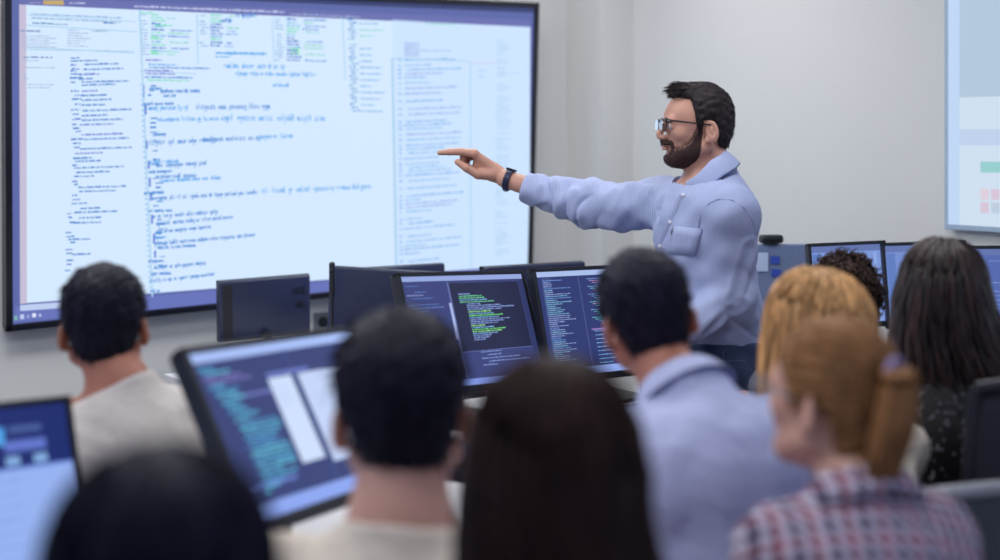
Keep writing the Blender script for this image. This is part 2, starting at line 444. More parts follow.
# second column: dense indented print going down the whole panel
for (y, x, L) in [(58,71,9),(61,71,27),(65,71,6),(64.5,85,34),(69,72,8),(69.5,84,40),(71,71,6),(74,71,11),(74.5,79,21),(78,70,13),(79,79,14),(82,71,5),(82,82,48),(85,82,34),(91,71,9),(91,82,16),(95,75,5),(95.5,81,27),(99,72,10),(100,82,30),(104,75,6),(105,82,24),(109.5,71,10),(110.5,83,49),(114,73,6),(115.5,82,26),(119,72,9),(120,82,41),(124,72,5),(124.5,80,34),(128,73,7),(131,76,5),(134.5,82,41),(139,71,12),(139,84,45),(143,73,8),(147,74,7),(148.5,80,52),(153,75,28),(158,73,20),(161,75,26),(165,72,6),(167.5,74,50),(172,76,34),(176,74,20),(181,72,6),(184,74,4),(187,78,48),(191,79,37),(195,72,5),(199,72,8),(203,71,16),(208,80,20),(213,67,5),(212,74,43),(217,68,4),(217.5,79,22),(222,69,6),(222.5,73,28),(232,65,6),(236,66,8),(239,68,22),(242,70,5),(249,65,8),(253,66,6),(254,72,18),(260,66,8),(264,66,5),(270,64,6)]:
    code(x, y, L, 2.0, (86, 138, 210) if rnd.random() < .75 else (112, 132, 216), -.03)
# window with highlighted print (three blocks at the top)
def block(x0, y0, n, dy, w0, w1, green=.4, sl=.04):
    for i in range(n):
        y = y0+i*dy
        if rnd.random() < .8: code(x0+rnd.uniform(0, 3), y, rnd.uniform(4, 9), 1.5, (142, 178, 222), sl)
        c = GRN if rnd.random() < green else ((92, 132, 208) if rnd.random() < .6 else (126, 190, 226))
        code(x0+12, y, rnd.uniform(8, 15), 2.0, c, sl)
        if rnd.random() < .65: code(x0+26+rnd.uniform(0, 6), y+.7, rnd.uniform(w0, w1), 1.8, (100, 150, 220) if rnd.random() < .6 else (140, 214, 200), sl)
block(140, 15, 14, 3.0, 8, 22, .45, .03)
code(140, 13.5, 13, 1.8, GRN); code(155, 26, 18, 2, GRN); tq([(151, 34.5), (159, 34.8), (159, 39), (151, 38.7)], (165, 232, 205), .0004); tq([(151, 49), (159, 49.3), (159, 54.2), (151, 54)], (165, 232, 205), .0004)
for i, y in enumerate((60, 64.5, 67.5, 70.5, 73.5, 77, 80)): code((146, 149, 150, 145, 146, 145, 148)[i], y, (16, 28, 60, 28, 30, 48, 42)[i], 2.0, (PUR, BLU2, BLU, PUR, PUR, BLU, GRN)[i], .02)
block(199, 16, 11, 3.0, 4, 12, .25, .03)
for i, y in enumerate((53, 56.5)): code(216, y+.5, 40-i*26, 1.8, BLU2, .02)
block(275, 20, 14, 3.1, 10, 24, .35, .04)
tq([(291, 47), (300, 47.4), (300, 55), (291, 54.6)], (175, 234, 205), .0004)
for i, y in enumerate(np.arange(21, 112, 3.1)):
    if 40 < y < 44: continue
    code(347+(i % 3)*1.2+y*.03, y, rnd.uniform(4, 8), 1.9, (104, 160, 216)); 
    if i % 2: code(358+y*.03, y+.5, rnd.uniform(9, 24), 1.6, (120, 176, 226) if i > 8 or i < 3 else (130, 214, 200), .02)
# handwriting across the middle
for (px, py, L, h, c, sl) in [(150,89,4,3,BLU,0),(161,91.5,38,3,BLU,-.005),(164,96,12,2.4,BLU,0),(143,104,30,2.4,BLU,-.01),(150,109,40,4,BLU2,-.02),(196,108.5,68,4.5,BLU,-.012),
    (158,120,10,3,BLU2,0),(172,120,50,4,BLU2,-.008),(226,119.5,100,5.5,BLU2,.012),(150,144,52,4.5,BLU,-.06),(204,140.5,52,4.5,BLU,-.03),(258,138,30,4.5,BLU2,-.03),
    (224,67.5,60,4.5,BLU2,.012),(236,74.5,80,3.6,BLU2,.02),(273,86,16,3,BLU2,.01),(226,54,38,3,BLU2,.01),(222,22,8,3,BLU,0),(236,17,18,4,BLU,0),
    (153,135,14,3,BLU,-.06),(149,162,20,3,BLU2,-.02),(157,166,46,4,BLU,-.05),(149,172,20,2.5,BLU,-.05),(156,177,28,3.4,BLU,-.03),(160,181,60,3.4,BLU2,-.05),(144,193,18,2.6,BLU,-.03),
    (151,199,100,3.6,BLU,-.06),(262,192,50,5,BLU2,-.03),(314,190,56,5,BLU2,-.04),(148,211,20,2.6,BLU,-.03),(152,217,60,3.4,BLU,-.08),(156,224,68,3.6,BLU,-.09),(156,232,52,3,BLU,-.1),(155,237,10,2.4,BLU2,0),
    (155,244,96,3.6,BLU,-.09),(158,248,30,3,BLU,-.07),(148,261,9,2.6,BLU,0),(154,268,42,3,BLU,-.1),(150,274,12,3,BLU,-.03),(150,281.5,58,3,BLU,-.12),(150,291,9,2.6,BLU,0)]:
    scr_(px, py, L, h, c, sl, .0042)
for (px, py, q_) in [(142, 85, 11), (144, 105, 8), (145, 140, 7), (147, 160, 7), (148, 177, 8), (149, 192, 7), (150, 214, 8), (152, 233, 9), (153, 250, 6)]:
    a.col((92, 122, 214)); p0 = T(px+2, py); p1 = T(px+2, py+q_); a.stroke([p0, p1], .008)
for y in np.arange(84, 290, 5.2): code(141+(y-84)*.038, y, 1.6, 1.5, BLU2)
for y in np.arange(60, 245, 4.6):
    if rnd.random() < .72: code(147.5+(y-60)*.05+rnd.uniform(0, 4), y+26, rnd.uniform(4, 9), 2.2, BLU, -.03)
# right window: faint print
for i, y in enumerate(np.arange(44, 57, 1.8)): code(404, y, 15 if i != 4 else 46, 1.4, (158, 182, 232), .01)
yy = 61
while yy < 262:
    code(398+(yy-60)*.012, yy, 3, 2, (130, 180, 236)); code(404+rnd.uniform(0, 5), yy, rnd.uniform(14, 58), 2.1, rnd.choice([(138, 186, 238), (150, 196, 240), (160, 184, 236)]), -.02-(yy-60)*.0004)
    yy += rnd.choice([3.6, 4.2, 5.4, 7.5])
for y in np.arange(42, 258, 2.7):
    if rnd.random() < .78: code(496, y, rnd.uniform(6, 15), 1.5, (176, 206, 236), .0)
code(470, 64, 28, 1.2, (206, 198, 232)); code(478, 72, 8, 3, (176, 210, 240)); code(478, 78, 6, 2, (176, 210, 240)); code(500, 74, 18, 1.3, (190, 200, 236)); code(395, 22, 20, 1.6, (170, 200, 236), .05); code(425, 25, 30, 1.6, (150, 220, 200), .05)
# taskbar icons bottom left
tq([(13, 315), (16, 314.8), (16, 319), (13, 319.2)], (120, 190, 170), .0008); tq([(19, 313.5), (23, 313.2), (23, 318), (19, 318.3)], (190, 200, 240), .0008)
tq([(26, 314), (28, 313.9), (28, 317), (26, 317.1)], (160, 180, 230), .0008); tq([(31, 312.5), (35, 312.2), (35, 316), (31, 316.3)], (222, 226, 250), .0008); tq([(38, 313), (40, 312.9), (40, 315.5), (38, 315.6)], (200, 210, 245), .0008)
a.build('screen_content', tv)

# ------------------------------------------------------------------ projection screen on the right wall
pj_c = R0+NV*1.815-U*.03
pr = empty('projection_screen', (pj_c[0], pj_c[1], 1.290), (0, 0, math.atan2(NV[1], NV[0])), 'white projection screen with pale blue slide on right wall', 'screen')
mb = MB(); mb.box((.85, 0, .55), (1.7, .03, 1.14), .004); mb.build('screen_board', mat('pale_screen_edge', (168, 190, 214), .6, noise=(20, .02)), pr)
pa = Art(.0165)
pa.rect(.02, .0, 1.68, 1.10, (206, 222, 238)); pa.rect(.02, .48, 1.68, 1.1, (176, 198, 218), .0004); pa.rect(.02, .30, 1.68, .36, (190, 208, 234), .0005)
pa.rect(.02, 0, .07, 1.1, (190, 214, 244), .0008)
for i in range(5):
    x = .16+i*.22
    pa.rect(x, .2, x+.09, .24, ((150, 205, 205), (178, 200, 222))[i % 2], .001)
    for k in range(4): pa.rect(x+(k % 2)*.045, .05+(k//2)*.05, x+.035+(k % 2)*.045, .09+(k//2)*.05, ((214, 196, 214), (190, 204, 224), (220, 206, 218))[(i+k) % 3], .001)
pa.build('slide', pr)

# ------------------------------------------------------------------ wall socket below the display
so = W0+U*(((322-500)/F*5.96+.903)/.805)
def on_wall(px, py):
    k = (px-500)/F; t = (k*W0[1]-W0[0])/(U[0]-k*U[1]); x = W0+U*t; return (x[0], x[1], CH-(py-HY)/F*x[1])
sk = empty('wall_socket', on_wall(322, 322), (0, 0, math.radians(36.4)), 'small wall socket plate below the large display, right of the dark monitor back', 'socket')
mb = MB(); mb.box((0, -.004, 0), (.085, .008, .085), .002); mb.build('plate', GREYP, sk)
mb = MB(); mb.cyl((0, -.006, 0), (0, -.012, 0), .024, n=20); mb.build('outlet', BLACK, sk)

# ------------------------------------------------------------------ monitors
def monitor(C, yaw, tilt, roll, W, H, label, foot_z, bez=.012, art=None, back=False, group=None, bezm=BLACK, scr_col=(40, 50, 92), backtext=False, foot=True):
    C = np.array(C, float); Rm = rotm(yaw, tilt, roll)
    if back: Rm = Rm@rotm(180)
    t = empty('computer_monitor', (C[0], C[1], foot_z), (0, 0, 0), label, 'monitor', 'computer monitors on the desks')
    rt = Matrix(Rm).to_4x4(); loc = C-np.array([C[0], C[1], foot_z])
    def part(mbx, nm, m, par=t, smooth=False):
        V = np.array(mbx.v)@Rm.T+(loc if par is t else 0)
        mbx.v = [tuple(v) for v in V]; return mbx.build(nm, m, par, smooth)
    mb = MB()
    for c, d in (((0, 0, H/2-bez/2), (W, .022, bez)), ((0, 0, -H/2+bez*.8), (W, .022, bez*1.6)), ((-W/2+bez/2, 0, 0), (bez, .022, H)), ((W/2-bez/2, 0, 0), (bez, .022, H))):
        mb.box(c, d, .0025)
    part(mb, 'bezel', bezm)
    mb = MB(); mb.box((0, .014, 0), (W-.002, .024, H-.002), .009, seg=3)
    if not back: mb.box((0, .034, -.01), (W*.62, .03, H*.55), .012, seg=3)
    cs = part(mb, 'casing', NAVYP if back else BLACK, smooth=True)
    mb = MB(); x, z0, z1 = W/2-bez, -H/2+bez*1.6, H/2-bez
    mb.quad((-x, -.006, z0), (x, -.006, z0), (x, -.006, z1), (-x, -.006, z1))
    part(mb, 'screen', glow(scr_col) if not back else glow((120, 140, 200)))
    if art is not None:
        A = Art(.0072); art(A, -x, z0, 2*x, z1-z0); part(A.mb, 'screen_content', A.mats)
    if backtext:
        A = Art(0); A.col(LETTER)
        for tx_, x_, z_ in (('IGRSE', .100, .046), ('.4BA', .108, -.008)):
            A = Art(0); A.col(LETTER); A.word(tx_, x_, z_, .019, .0030, 0, .03)
            A.mb.v = [(-v[0], .0275, v[2]) for v in A.mb.v]
            tag(part(A.mb, 'lettering', LETTER), kind='stuff' if False else None)
        mb = MB(); mb.box((W*.36, .0265, 0), (.004, .002, H*.9)); mb.box((W*.41, .0265, 0), (.09*W, .003, H*.86), .001); part(mb, 'vent_panel', BLACK)
    if foot:
        top = loc+Rm@np.array([0, .04 if not back else .02, -H*(.1 if not back else .42)]); bk = np.array([Rm[0, 1], Rm[1, 1]]); bk /= np.linalg.norm(bk)
        px, py = top[0]+bk[0]*.035, top[1]+bk[1]*.035
        mb = MB(); mb.tube([(px, py, .008), (px, py, max(top[2]*.6, .03)), (px, py, top[2])], [.022, .018, .018], 12); mb.tube([(px, py, top[2]), tuple(top)], .016, 10)
        mb.build('stand', BLACK, t, True)
        mb = MB(); mb.box((px-bk[0]*.03, py-bk[1]*.03, .006), (.24, .18, .012), .005, Matrix.Rotation(math.radians(yaw), 4, 'Z')); mb.build('base', BLACK, t)
    return t

def dark_editor(A, x, z, w, h, seed, split=.36, accent=(126, 214, 120)):
    r = random.Random(seed)
    A.rect(x, z+h*.955, x+w, z+h, (150, 168, 222), .0001); A.rect(x, z, x+w, z+h*.055, (128, 150, 226), .0001)
    A.rect(x+w*split, z+h*.3, x+w*.95, z+h*.93, (38, 42, 72), .0002)
    A.rect(x+w*.955, z+h*.06, x+w, z+h*.94, (50, 58, 104), .0002)
    A.rect(x+w*(split-.015), z+h*.06, x+w*split, z+h*.94, (96, 108, 164), .0003)
    n = 30
    for i in range(n):
        zz = z+h*(.91-.85*i/n)
        if r.random() < .55 and i < 13:
            A.col(r.choice([(110, 140, 210), (150, 160, 210), (90, 120, 190)])); A.codeline(x+w*(.02+.03*(i % 3)), zz, w*r.uniform(.08, .26), h*.011)
    return r
def art_c(A, x, z, w, h):
    r = dark_editor(A, x, z, w, h, 3, .36)
    for i in range(24):
        zz = z+h*(.82-.0185*i-.0*i)
        c = [(110, 210, 120), (150, 220, 130), (120, 170, 220), (110, 200, 150)][r.randint(0, 3)] if (i in (1,2,3,4,9,10,11,12,16,17,18,19,20)) else (128, 150, 210)
        A.col(c); env = [0.1, .2, .22, .24, .3, .12, .3, .42, .3, .2, .22, .3, .26, .36, .3, .24, .12, .2, .3, .26, .22, .16, .14, .1][i]
        A.codeline(x+w*(.42+(.0 if i < 5 else .05)), zz, w*env*.95, h*.013)
    for i in range(5):
        A.col((130, 150, 210)); A.codeline(x+w*(.5+.05*(i % 2)), z+h*(.28-.03*i), w*r.uniform(.1, .36), h*.012)
    A.rect(x+w*.36, z+h*.295, x+w*.95, z+h*.3, (110, 120, 180), .0004)
    A.rect(x+w*.33, z+h*.42, x+w*.35, z+h*.75, (170, 184, 232), .0005)
def art_d(A, x, z, w, h):
    r = random.Random(9)
    A.rect(x, z+h*.95, x+w, z+h, (170, 190, 235), .0001); A.rect(x, z, x+w, z+h*.07, (150, 176, 245), .0001)
    A.rect(x+w*.03, z+h*.07, x+w*.10, z+h*.94, (66, 80, 132), .0002); A.rect(x+w*.30, z+h*.07, x+w*.305, z+h*.94, (86, 96, 150), .0003)
    for i in range(44):
        zz = z+h*(.91-.84*i/44)
        A.col(r.choice([(130, 190, 220), (110, 150, 220), (150, 170, 220)]))
        A.codeline(x+w*.04, zz, w*r.uniform(.05, .2), h*.009)
        if i < 24: A.col(r.choice([(120, 200, 200), (130, 170, 230), (190, 150, 200)])); A.codeline(x+w*(.36+.02*(i % 4)), zz, w*r.uniform(.1, .45), h*.009)
        elif i > 26 and i % 2: A.col((120, 170, 210)); A.codeline(x+w*.36, zz, w*r.uniform(.04, .14), h*.01)
    A.rect(x+w*.34, z+h*.41, x+w*.95, z+h*.425, (150, 120, 190), .0004)
def art_b(A, x, z, w, h):
    r = random.Random(4)
    A.rect(x, z+h*.94, x+w, z+h, (166, 190, 245), .0001); A.rect(x, z, x+w, z+h*.085, (140, 166, 240), .0001)
    A.rect(x, z+h*.085, x+w, z+h*.13, (52, 64, 118), .0002)
    env = [.12, .2, .3, .34, .14, .2, .16, .18, .13, .12, .16, .2, .14, .3, .34, .36, .3, .22, .3, .42, .44, .38, .34, .3, .2, .28, .2, .1, .05]
    for i, e in enumerate(env):
        zz = z+h*(.89-.027*i); ind = .02+.09*min(i/14, 1)*(.5+.5*(i > 5))
        A.col((136, 130, 200) if i in (2, 3) else r.choice([(92, 186, 226), (104, 204, 232), (84, 160, 214)]))
        A.codeline(x+w*(ind+.02*(i % 2)), zz, w*min(e*.66, .33-ind-.02*(i % 2)), h*.017)
    A.rect(x+w*.16, z+h*.70, x+w*.42, z+h*.715, (120, 130, 200), .0003)
    A.rect(x+w*.36, z+h*.24, x+w*.50, z+h*.78, (206, 222, 252), .0004); A.rect(x+w*.54, z+h*.2, x+w*.93, z+h*.78, (196, 212, 248), .0004)
    A.rect(x+w*.36, z+h*.79, x+w*.62, z+h*.815, (110, 124, 200), .0004); A.rect(x+w*.515, z+h*.1, x+w*.522, z+h*.95, (70, 84, 142), .0003)
    A.rect(x+w*.05, z+h*.17, x+w*.3, z+h*.19, (110, 130, 210), .0004)
    for i in range(5): A.col((170, 190, 236)); A.codeline(x+w*.38, z+h*(.72-.03*i), w*.08, h*.008)
    for i in range(3): A.col((176, 190, 232)); A.codeline(x+w*.58, z+h*(.62-.04*i), w*.08, h*.01)
def art_a(A, x, z, w, h):
    A.rect(x, z, x+w, z+h*.665, (150, 178, 240), .0001); A.rect(x, z+h*.66, x+w, z+h*.675, (110, 140, 220), .0003)
    A.rect(x+w*.70, z+h*.80, x+w*.765, z+h*.90, (80, 160, 230), .0004); A.rect(x+w*.78, z+h*.86, x+w*.90, z+h*.90, (70, 90, 150), .0004); A.rect(x+w*.76, z+h*.76, x+w*.91, z+h*.82, (96, 116, 200), .0004)
    A.rect(x+w*.76, z+h*.685, x+w*.81, z+h*.735, (130, 170, 220), .0004); A.rect(x+w*.86, z+h*.685, x+w*.91, z+h*.735, (130, 170, 220), .0004)
    for i in range(7): A.col((140, 166, 232)); A.codeline(x+w*.5, z+h*(.6-.07*i), w*.3, h*.02)
def art_e(sd, top=(110, 134, 196)):
    def f(A, x, z, w, h):
        r = random.Random(sd)
        A.rect(x, z+h*.92, x+w, z+h, (98, 116, 172), .0001); A.rect(x+w*.01, z, x+w*.12, z+h*.9, (96, 124, 190), .0002)
        A.rect(x+w*.86, z, x+w*.9, z+h*.9, (140, 170, 226), .0002)
        for i in range(14):
            if r.random() < .7: A.col((124, 148, 208)); A.codeline(x+w*.16, z+h*(.84-.055*i), w*r.uniform(.1, .55), h*.016)
    return f
DZ = .82
monitor((-.073, 3.848, 1.076), 51.4, -19.5, 3.6, .54, .34, 'tilted monitor with green code in a dark editor, left of its twin', DZ, art=art_c, scr_col=(60, 68, 122))
monitor((.333, 4.16, 1.062), 36.5, -16.5, 1.2, .54, .34, 'monitor with dense dark code, just left of the blue-shirted student\'s head', DZ, art=art_d, scr_col=(48, 58, 112))
monitor((-.355, 2.521, 1.095), 65.2, -29.8, 3.1, .54, .34, 'large near monitor with cyan code and two white windows', DZ, art=art_b, scr_col=(54, 64, 118), bez=.014)
monitor((-.911, 2.2, 1.007), 50, -18, 3, .54, .34, 'monitor cut by the left frame edge, navy above pale blue', .76, art=art_a, scr_col=(28, 44, 110))
k1 = 5.2/6.733
monitor((-1.159*k1, 5.2, CH-(CH-.79)*k1), 25.4, 5.3, -2, .46*k1, .30*k1, 'dark monitor seen from behind with black lettering, below the large display', .80, back=True, backtext=True)
k2 = 4.9/6.907
monitor((-.579*k2, 4.9, CH-(CH-.783)*k2), 4, -2.6, 3.7, .56*k2, .36*k2, 'glossy dark monitor seen from behind, left of the green code monitor', .80, back=True)
Rm_ = rotm(36)
def by_tr(px, py, Y, W, H, yaw): 
    tr = P(px, py, Y); Rm = rotm(yaw); return tr-Rm@np.array([W/2, 0, H/2])
monitor(by_tr(442, 262.8, 5.25, .36, .25, 34), 34, 0, 0, .36, .25, 'slim dark monitor top just above the glossy monitor back', .80, back=True)
monitor(by_tr(582, 260.8, 5.1, .44, .27, 32), 32, 0, 0, .44, .27, 'dark monitor top peeking over the two code monitors', .80, back=True)
# right-hand bank, three square-ish older monitors
monitor((1.20, 4.72, 1.112), 12, -8, -1.5, .29, .295, 'blue-lit square monitor beside the curly dark-haired student', .86, art=art_e(1), scr_col=(124, 150, 214), group=None)
monitor((1.47, 4.74, 1.112), 4, -8, -1.5, .30, .295, 'blue-lit square monitor partly behind the long dark-haired student', .86, art=art_e(2), scr_col=(116, 140, 204))
monitor((1.76, 4.62, 1.108), -8, -8, -1, .34, .295, 'blue-lit monitor at the right frame edge', .86, art=art_e(5), scr_col=(84, 104, 172))

# ------------------------------------------------------------------ desks
def desk(c, yaw, L, D, z, label):
    t = empty('desk', (c[0], c[1], 0), (0, 0, math.radians(yaw)), label, 'desk', 'white desks in the classroom')
    mb = MB(); mb.box((0, 0, z-.015), (L, D, .03), .004); mb.build('desktop', DESKM, t)
    for sx_ in (-1, 1):
        for sy_ in (-1, 1):
            mb = MB(); mb.box((sx_*(L/2-.05), sy_*(D/2-.05), (z-.03)/2), (.045, .045, z-.03), .004); mb.build('leg', GREYP, t)
    mb = MB(); mb.box((0, D/2-.04, z-.2), (L-.15, .018, .3), .003); mb.build('modesty_panel', GREYP, t)
desk((-.03, 3.93), 38, .98, .50, DZ, 'white desk under the two dark code monitors')
desk((-.30, 2.66), 65, 1.1, .60, DZ, 'white desk under the near cyan code monitor')
desk((-.93, 2.22), 50, .62, .42, .76, 'white desk under the left edge monitor')
desk((-.25, 5.12), 36.4, 1.9, .5, .80, 'white desk below the large display holding turned-away monitors')
desk((1.42, 4.70), 0, .92, .46, .86, 'white desk along the right wall under three blue monitors')
desk((.86, 4.95), 0, .5, .45, .82, 'small white desk right behind the standing presenter')
desk((-1.16, 4.0), 28, .7, .5, .74, 'white desk in front of the white T-shirt student')

# ------------------------------------------------------------------ heads
def head_fn(male=True, face=True):
    it = [(ell((0, .016, .048), (.076, .088, .092)), 0), (ell((0, .05, .045), (.062, .070, .066)), .02),
          (ell((0, .050, -.03), (.058, .058, .066)), .03), (ell((0, .088, -.070), (.026, .026, .019)), .025)]
    for s in (-1, 1):
        it += [(cone((s*.056, .01, -.035), (s*.024, .085, -.070), .019, .015), .02), (ell((s*.043, .080, -.002), (.020, .022, .018)), .015)]
    it += [(cone((-.034, .105, .036), (.034, .105, .036), .0125, .0125), .012)]
    if face:
        it += [(cone((0, .112, .027), (0, .1335, -.002), .0080, .0080), .009), (ell((0, .126, -.011), (.0125, .012, .0075)), .008)]
        for s in (-1, 1):
            it += [(ell((s*.0125, .119, -.011), (.007, .010, .007)), .006), (ell((s*.032, .119, .020), (.017, .016, .0105)), .010, '-'),
                   (ell((s*.032, .0995, .020), (.0150, .0125, .0135)), .003)]
        it += [(ell((0, .112, -.030), (.024, .0125, .009)), .008), (ell((0, .1165, -.0335), (.019, .0075, .0042)), .004), (ell((0, .1145, -.0425), (.017, .008, .0048)), .004),
               (ell((0, .124, -.038), (.022, .014, .0011)), .003, '-'), (ell((0, .110, -.053), (.018, .008, .005)), .006, '-')]
    for s in (-1, 1):     # ears
        Re = rotm(s*27, 0, 0)@rotm(0, -10, 0)
        it += [(ell((s*.0835, .002, .008), (.0068, .019, .032), Re), .005), (ell((s*.0905, .006, .014), (.0085, .0118, .0205), Re), .002, '-'), (ell((s*.0855, .003, .010), (.004, .0045, .014), Re), .002), (ell((s*.079, .012, -.016), (.006, .009, .010)), .005)]
    return union(*it)
HEAD = head_fn(); HEADB = head_fn(face=False)

def hair_short(front=True, top=.017, side=.008, seed=0, nape=-.052, quiff=0):
    ys = [-.12, -.05, -.026, -.018, .000, .026, .032, .042, .050, .058, .085, .13]
    zs = [nape, nape, nape+.010, .010, .040, .040, .010, .018, .060, .096, .102, .098]
    base = union((ell((0, .016, .048), (.076, .088, .092)), 0), (ell((0, .05, .045), (.062, .070, .066)), .02), (cone((0, -.008, 0), (0, -.008, -.07), .052, .046), .03))
    def f(q):
        x, y, z = q[:, 0], q[:, 1], q[:, 2]
        zl = np.interp(y, ys, zs)
        m = np.clip((z-zl)/.016, -1.2, 1); m = np.where(y > .05, np.clip((z-zl)/.012, -1.2, 1), m)
        up = np.clip((z-.02)/.09, 0, 1)
        t = side+(top-side)*up
        t = t+quiff*np.clip((y-.03)/.06, 0, 1)*np.clip((z-.08)/.04, 0, 1)
        t = t+.0016*wob(q, (260, 90, 200), 5, seed)+.0012*wob(q, (600, 200, 420), 4, seed+3)
        lim = np.minimum(1, np.maximum(m, -1.2))
        t = np.where(lim > 0, t*np.sqrt(np.clip(lim, 0, 1)), lim*.012)
        return (base(q)-t)*.8
    return f
def hair_mesh(f, o, Rm, s, h=.004, ext=((-.12, -.15, -.32), (.12, .17, .2))):
    g = f
    V, Q = nets(g, ext[0], ext[1], h)
    return V, Q
def tufts(f, V, Q, n, L, r, seed, flow=(0, -.5, -.8), lift=.25, zmin=-1, crown=(0, -.03, .15), K=5, curl=0):
    """short locks lying over the hair surface, combed away from the crown"""
    rr = np.random.RandomState(seed)
    c = V[rr.randint(0, len(V), n)]; c = c[c[:, 2] > zmin]; n = len(c)
    N = normals_of(f, c)
    fl = (c-np.array(crown))*np.array([1, 1, 1]); fl = fl+np.array(flow)*.08+rr.randn(n, 3)*.03
    fl = fl-(fl*N).sum(1)[:, None]*N; fl /= np.linalg.norm(fl, axis=1)[:, None]+1e-9
    Ls = L*(.6+.8*rr.rand(n)); t = np.linspace(0, 1, K)
    lines = c[:, None]-N[:, None]*.003+fl[:, None]*Ls[:, None, None]*t[None, :, None]+N[:, None]*(Ls*lift*(.4+1.2*rr.rand(n)))[:, None, None]*(t*(1.2-.55*t))[None, :, None]
    lines[..., 2] -= (Ls[:, None]*.18*t[None]**2)
    rad = r*(.6+.8*rr.rand(n))[:, None]*(1-.92*t**1.5)[None]
    return tubes_np(lines, rad, 3)
def world(V, o, Rm, s): return (V*s)@Rm.T+np.array(o)

# ------------------------------------------------------------------ people
def hand_fn(w, d, up, side, s=1.0, curl=(20, 22, 25, 30), thumb=1, thumb_pose=None):
    """hand from wrist w pointing along d, back of hand along up; side = direction of the thumb"""
    w = np.array(w, float); d = np.array(d, float); d /= np.linalg.norm(d)
    side = np.array(side, float); side -= d*(side@d); side /= np.linalg.norm(side); up = np.cross(side, d) if np.dot(np.cross(side, d), up) > 0 else -np.cross(side, d)
    pal = [cone(w, w+d*.03*s, .021*s, .022*s)]
    items = [(cone(w-d*.01*s, w+d*.02*s, .021*s, .022*s), 0)]
    for i in range(4):
        off = side*(.030-.020*i)*s
        items.append((cone(w+d*.02*s+off*.6, w+d*.082*s+off*1.0+up*.002, .0135*s, .0105*s), .014*s))
    lens = [.072, .080, .074, .058]
    for i in range(4):
        off = side*(.030-.020*i)*s; p = w+d*(.086-.004*(i == 3)-.003*(i == 0))*s+off*1.05
        a = 0; seg = [.44, .31, .25]; r = [.0095, .0085, .0078, .0066]; pts = [p]
        cdeg = curl[i]
        for k in range(3):
            a += math.radians(cdeg*(1, 1.25, .7)[k]); dd = d*math.cos(a)-up*math.sin(a)
            pts.append(pts[-1]+dd*lens[i]*seg[k]*s)
        items.append((chain(pts, [q*s for q in r], .003), .004))
    if thumb_pose is None:
        tb = w+d*.022*s+side*.022*s
        tp = [tb, tb+(d*.6+side*.75-up*.25)*.036*s, tb+(d*1.35+side*1.0-up*.5)*.040*s, tb+(d*1.95+side*1.05-up*.7)*.040*s]
    else: tp = [w+(d*a+side*b+up*c)*s for a, b, c in thumb_pose]
    items.append((chain(tp, [.0145*s, .012*s, .0105*s, .008*s], .004), .010))
    return union(*items)

def blob(name, f, lo, hi, h, m, parent, loc):
    V, Q = nets(f, lo, hi, h)
    return link(name, V, Q, m, parent, True, loc)

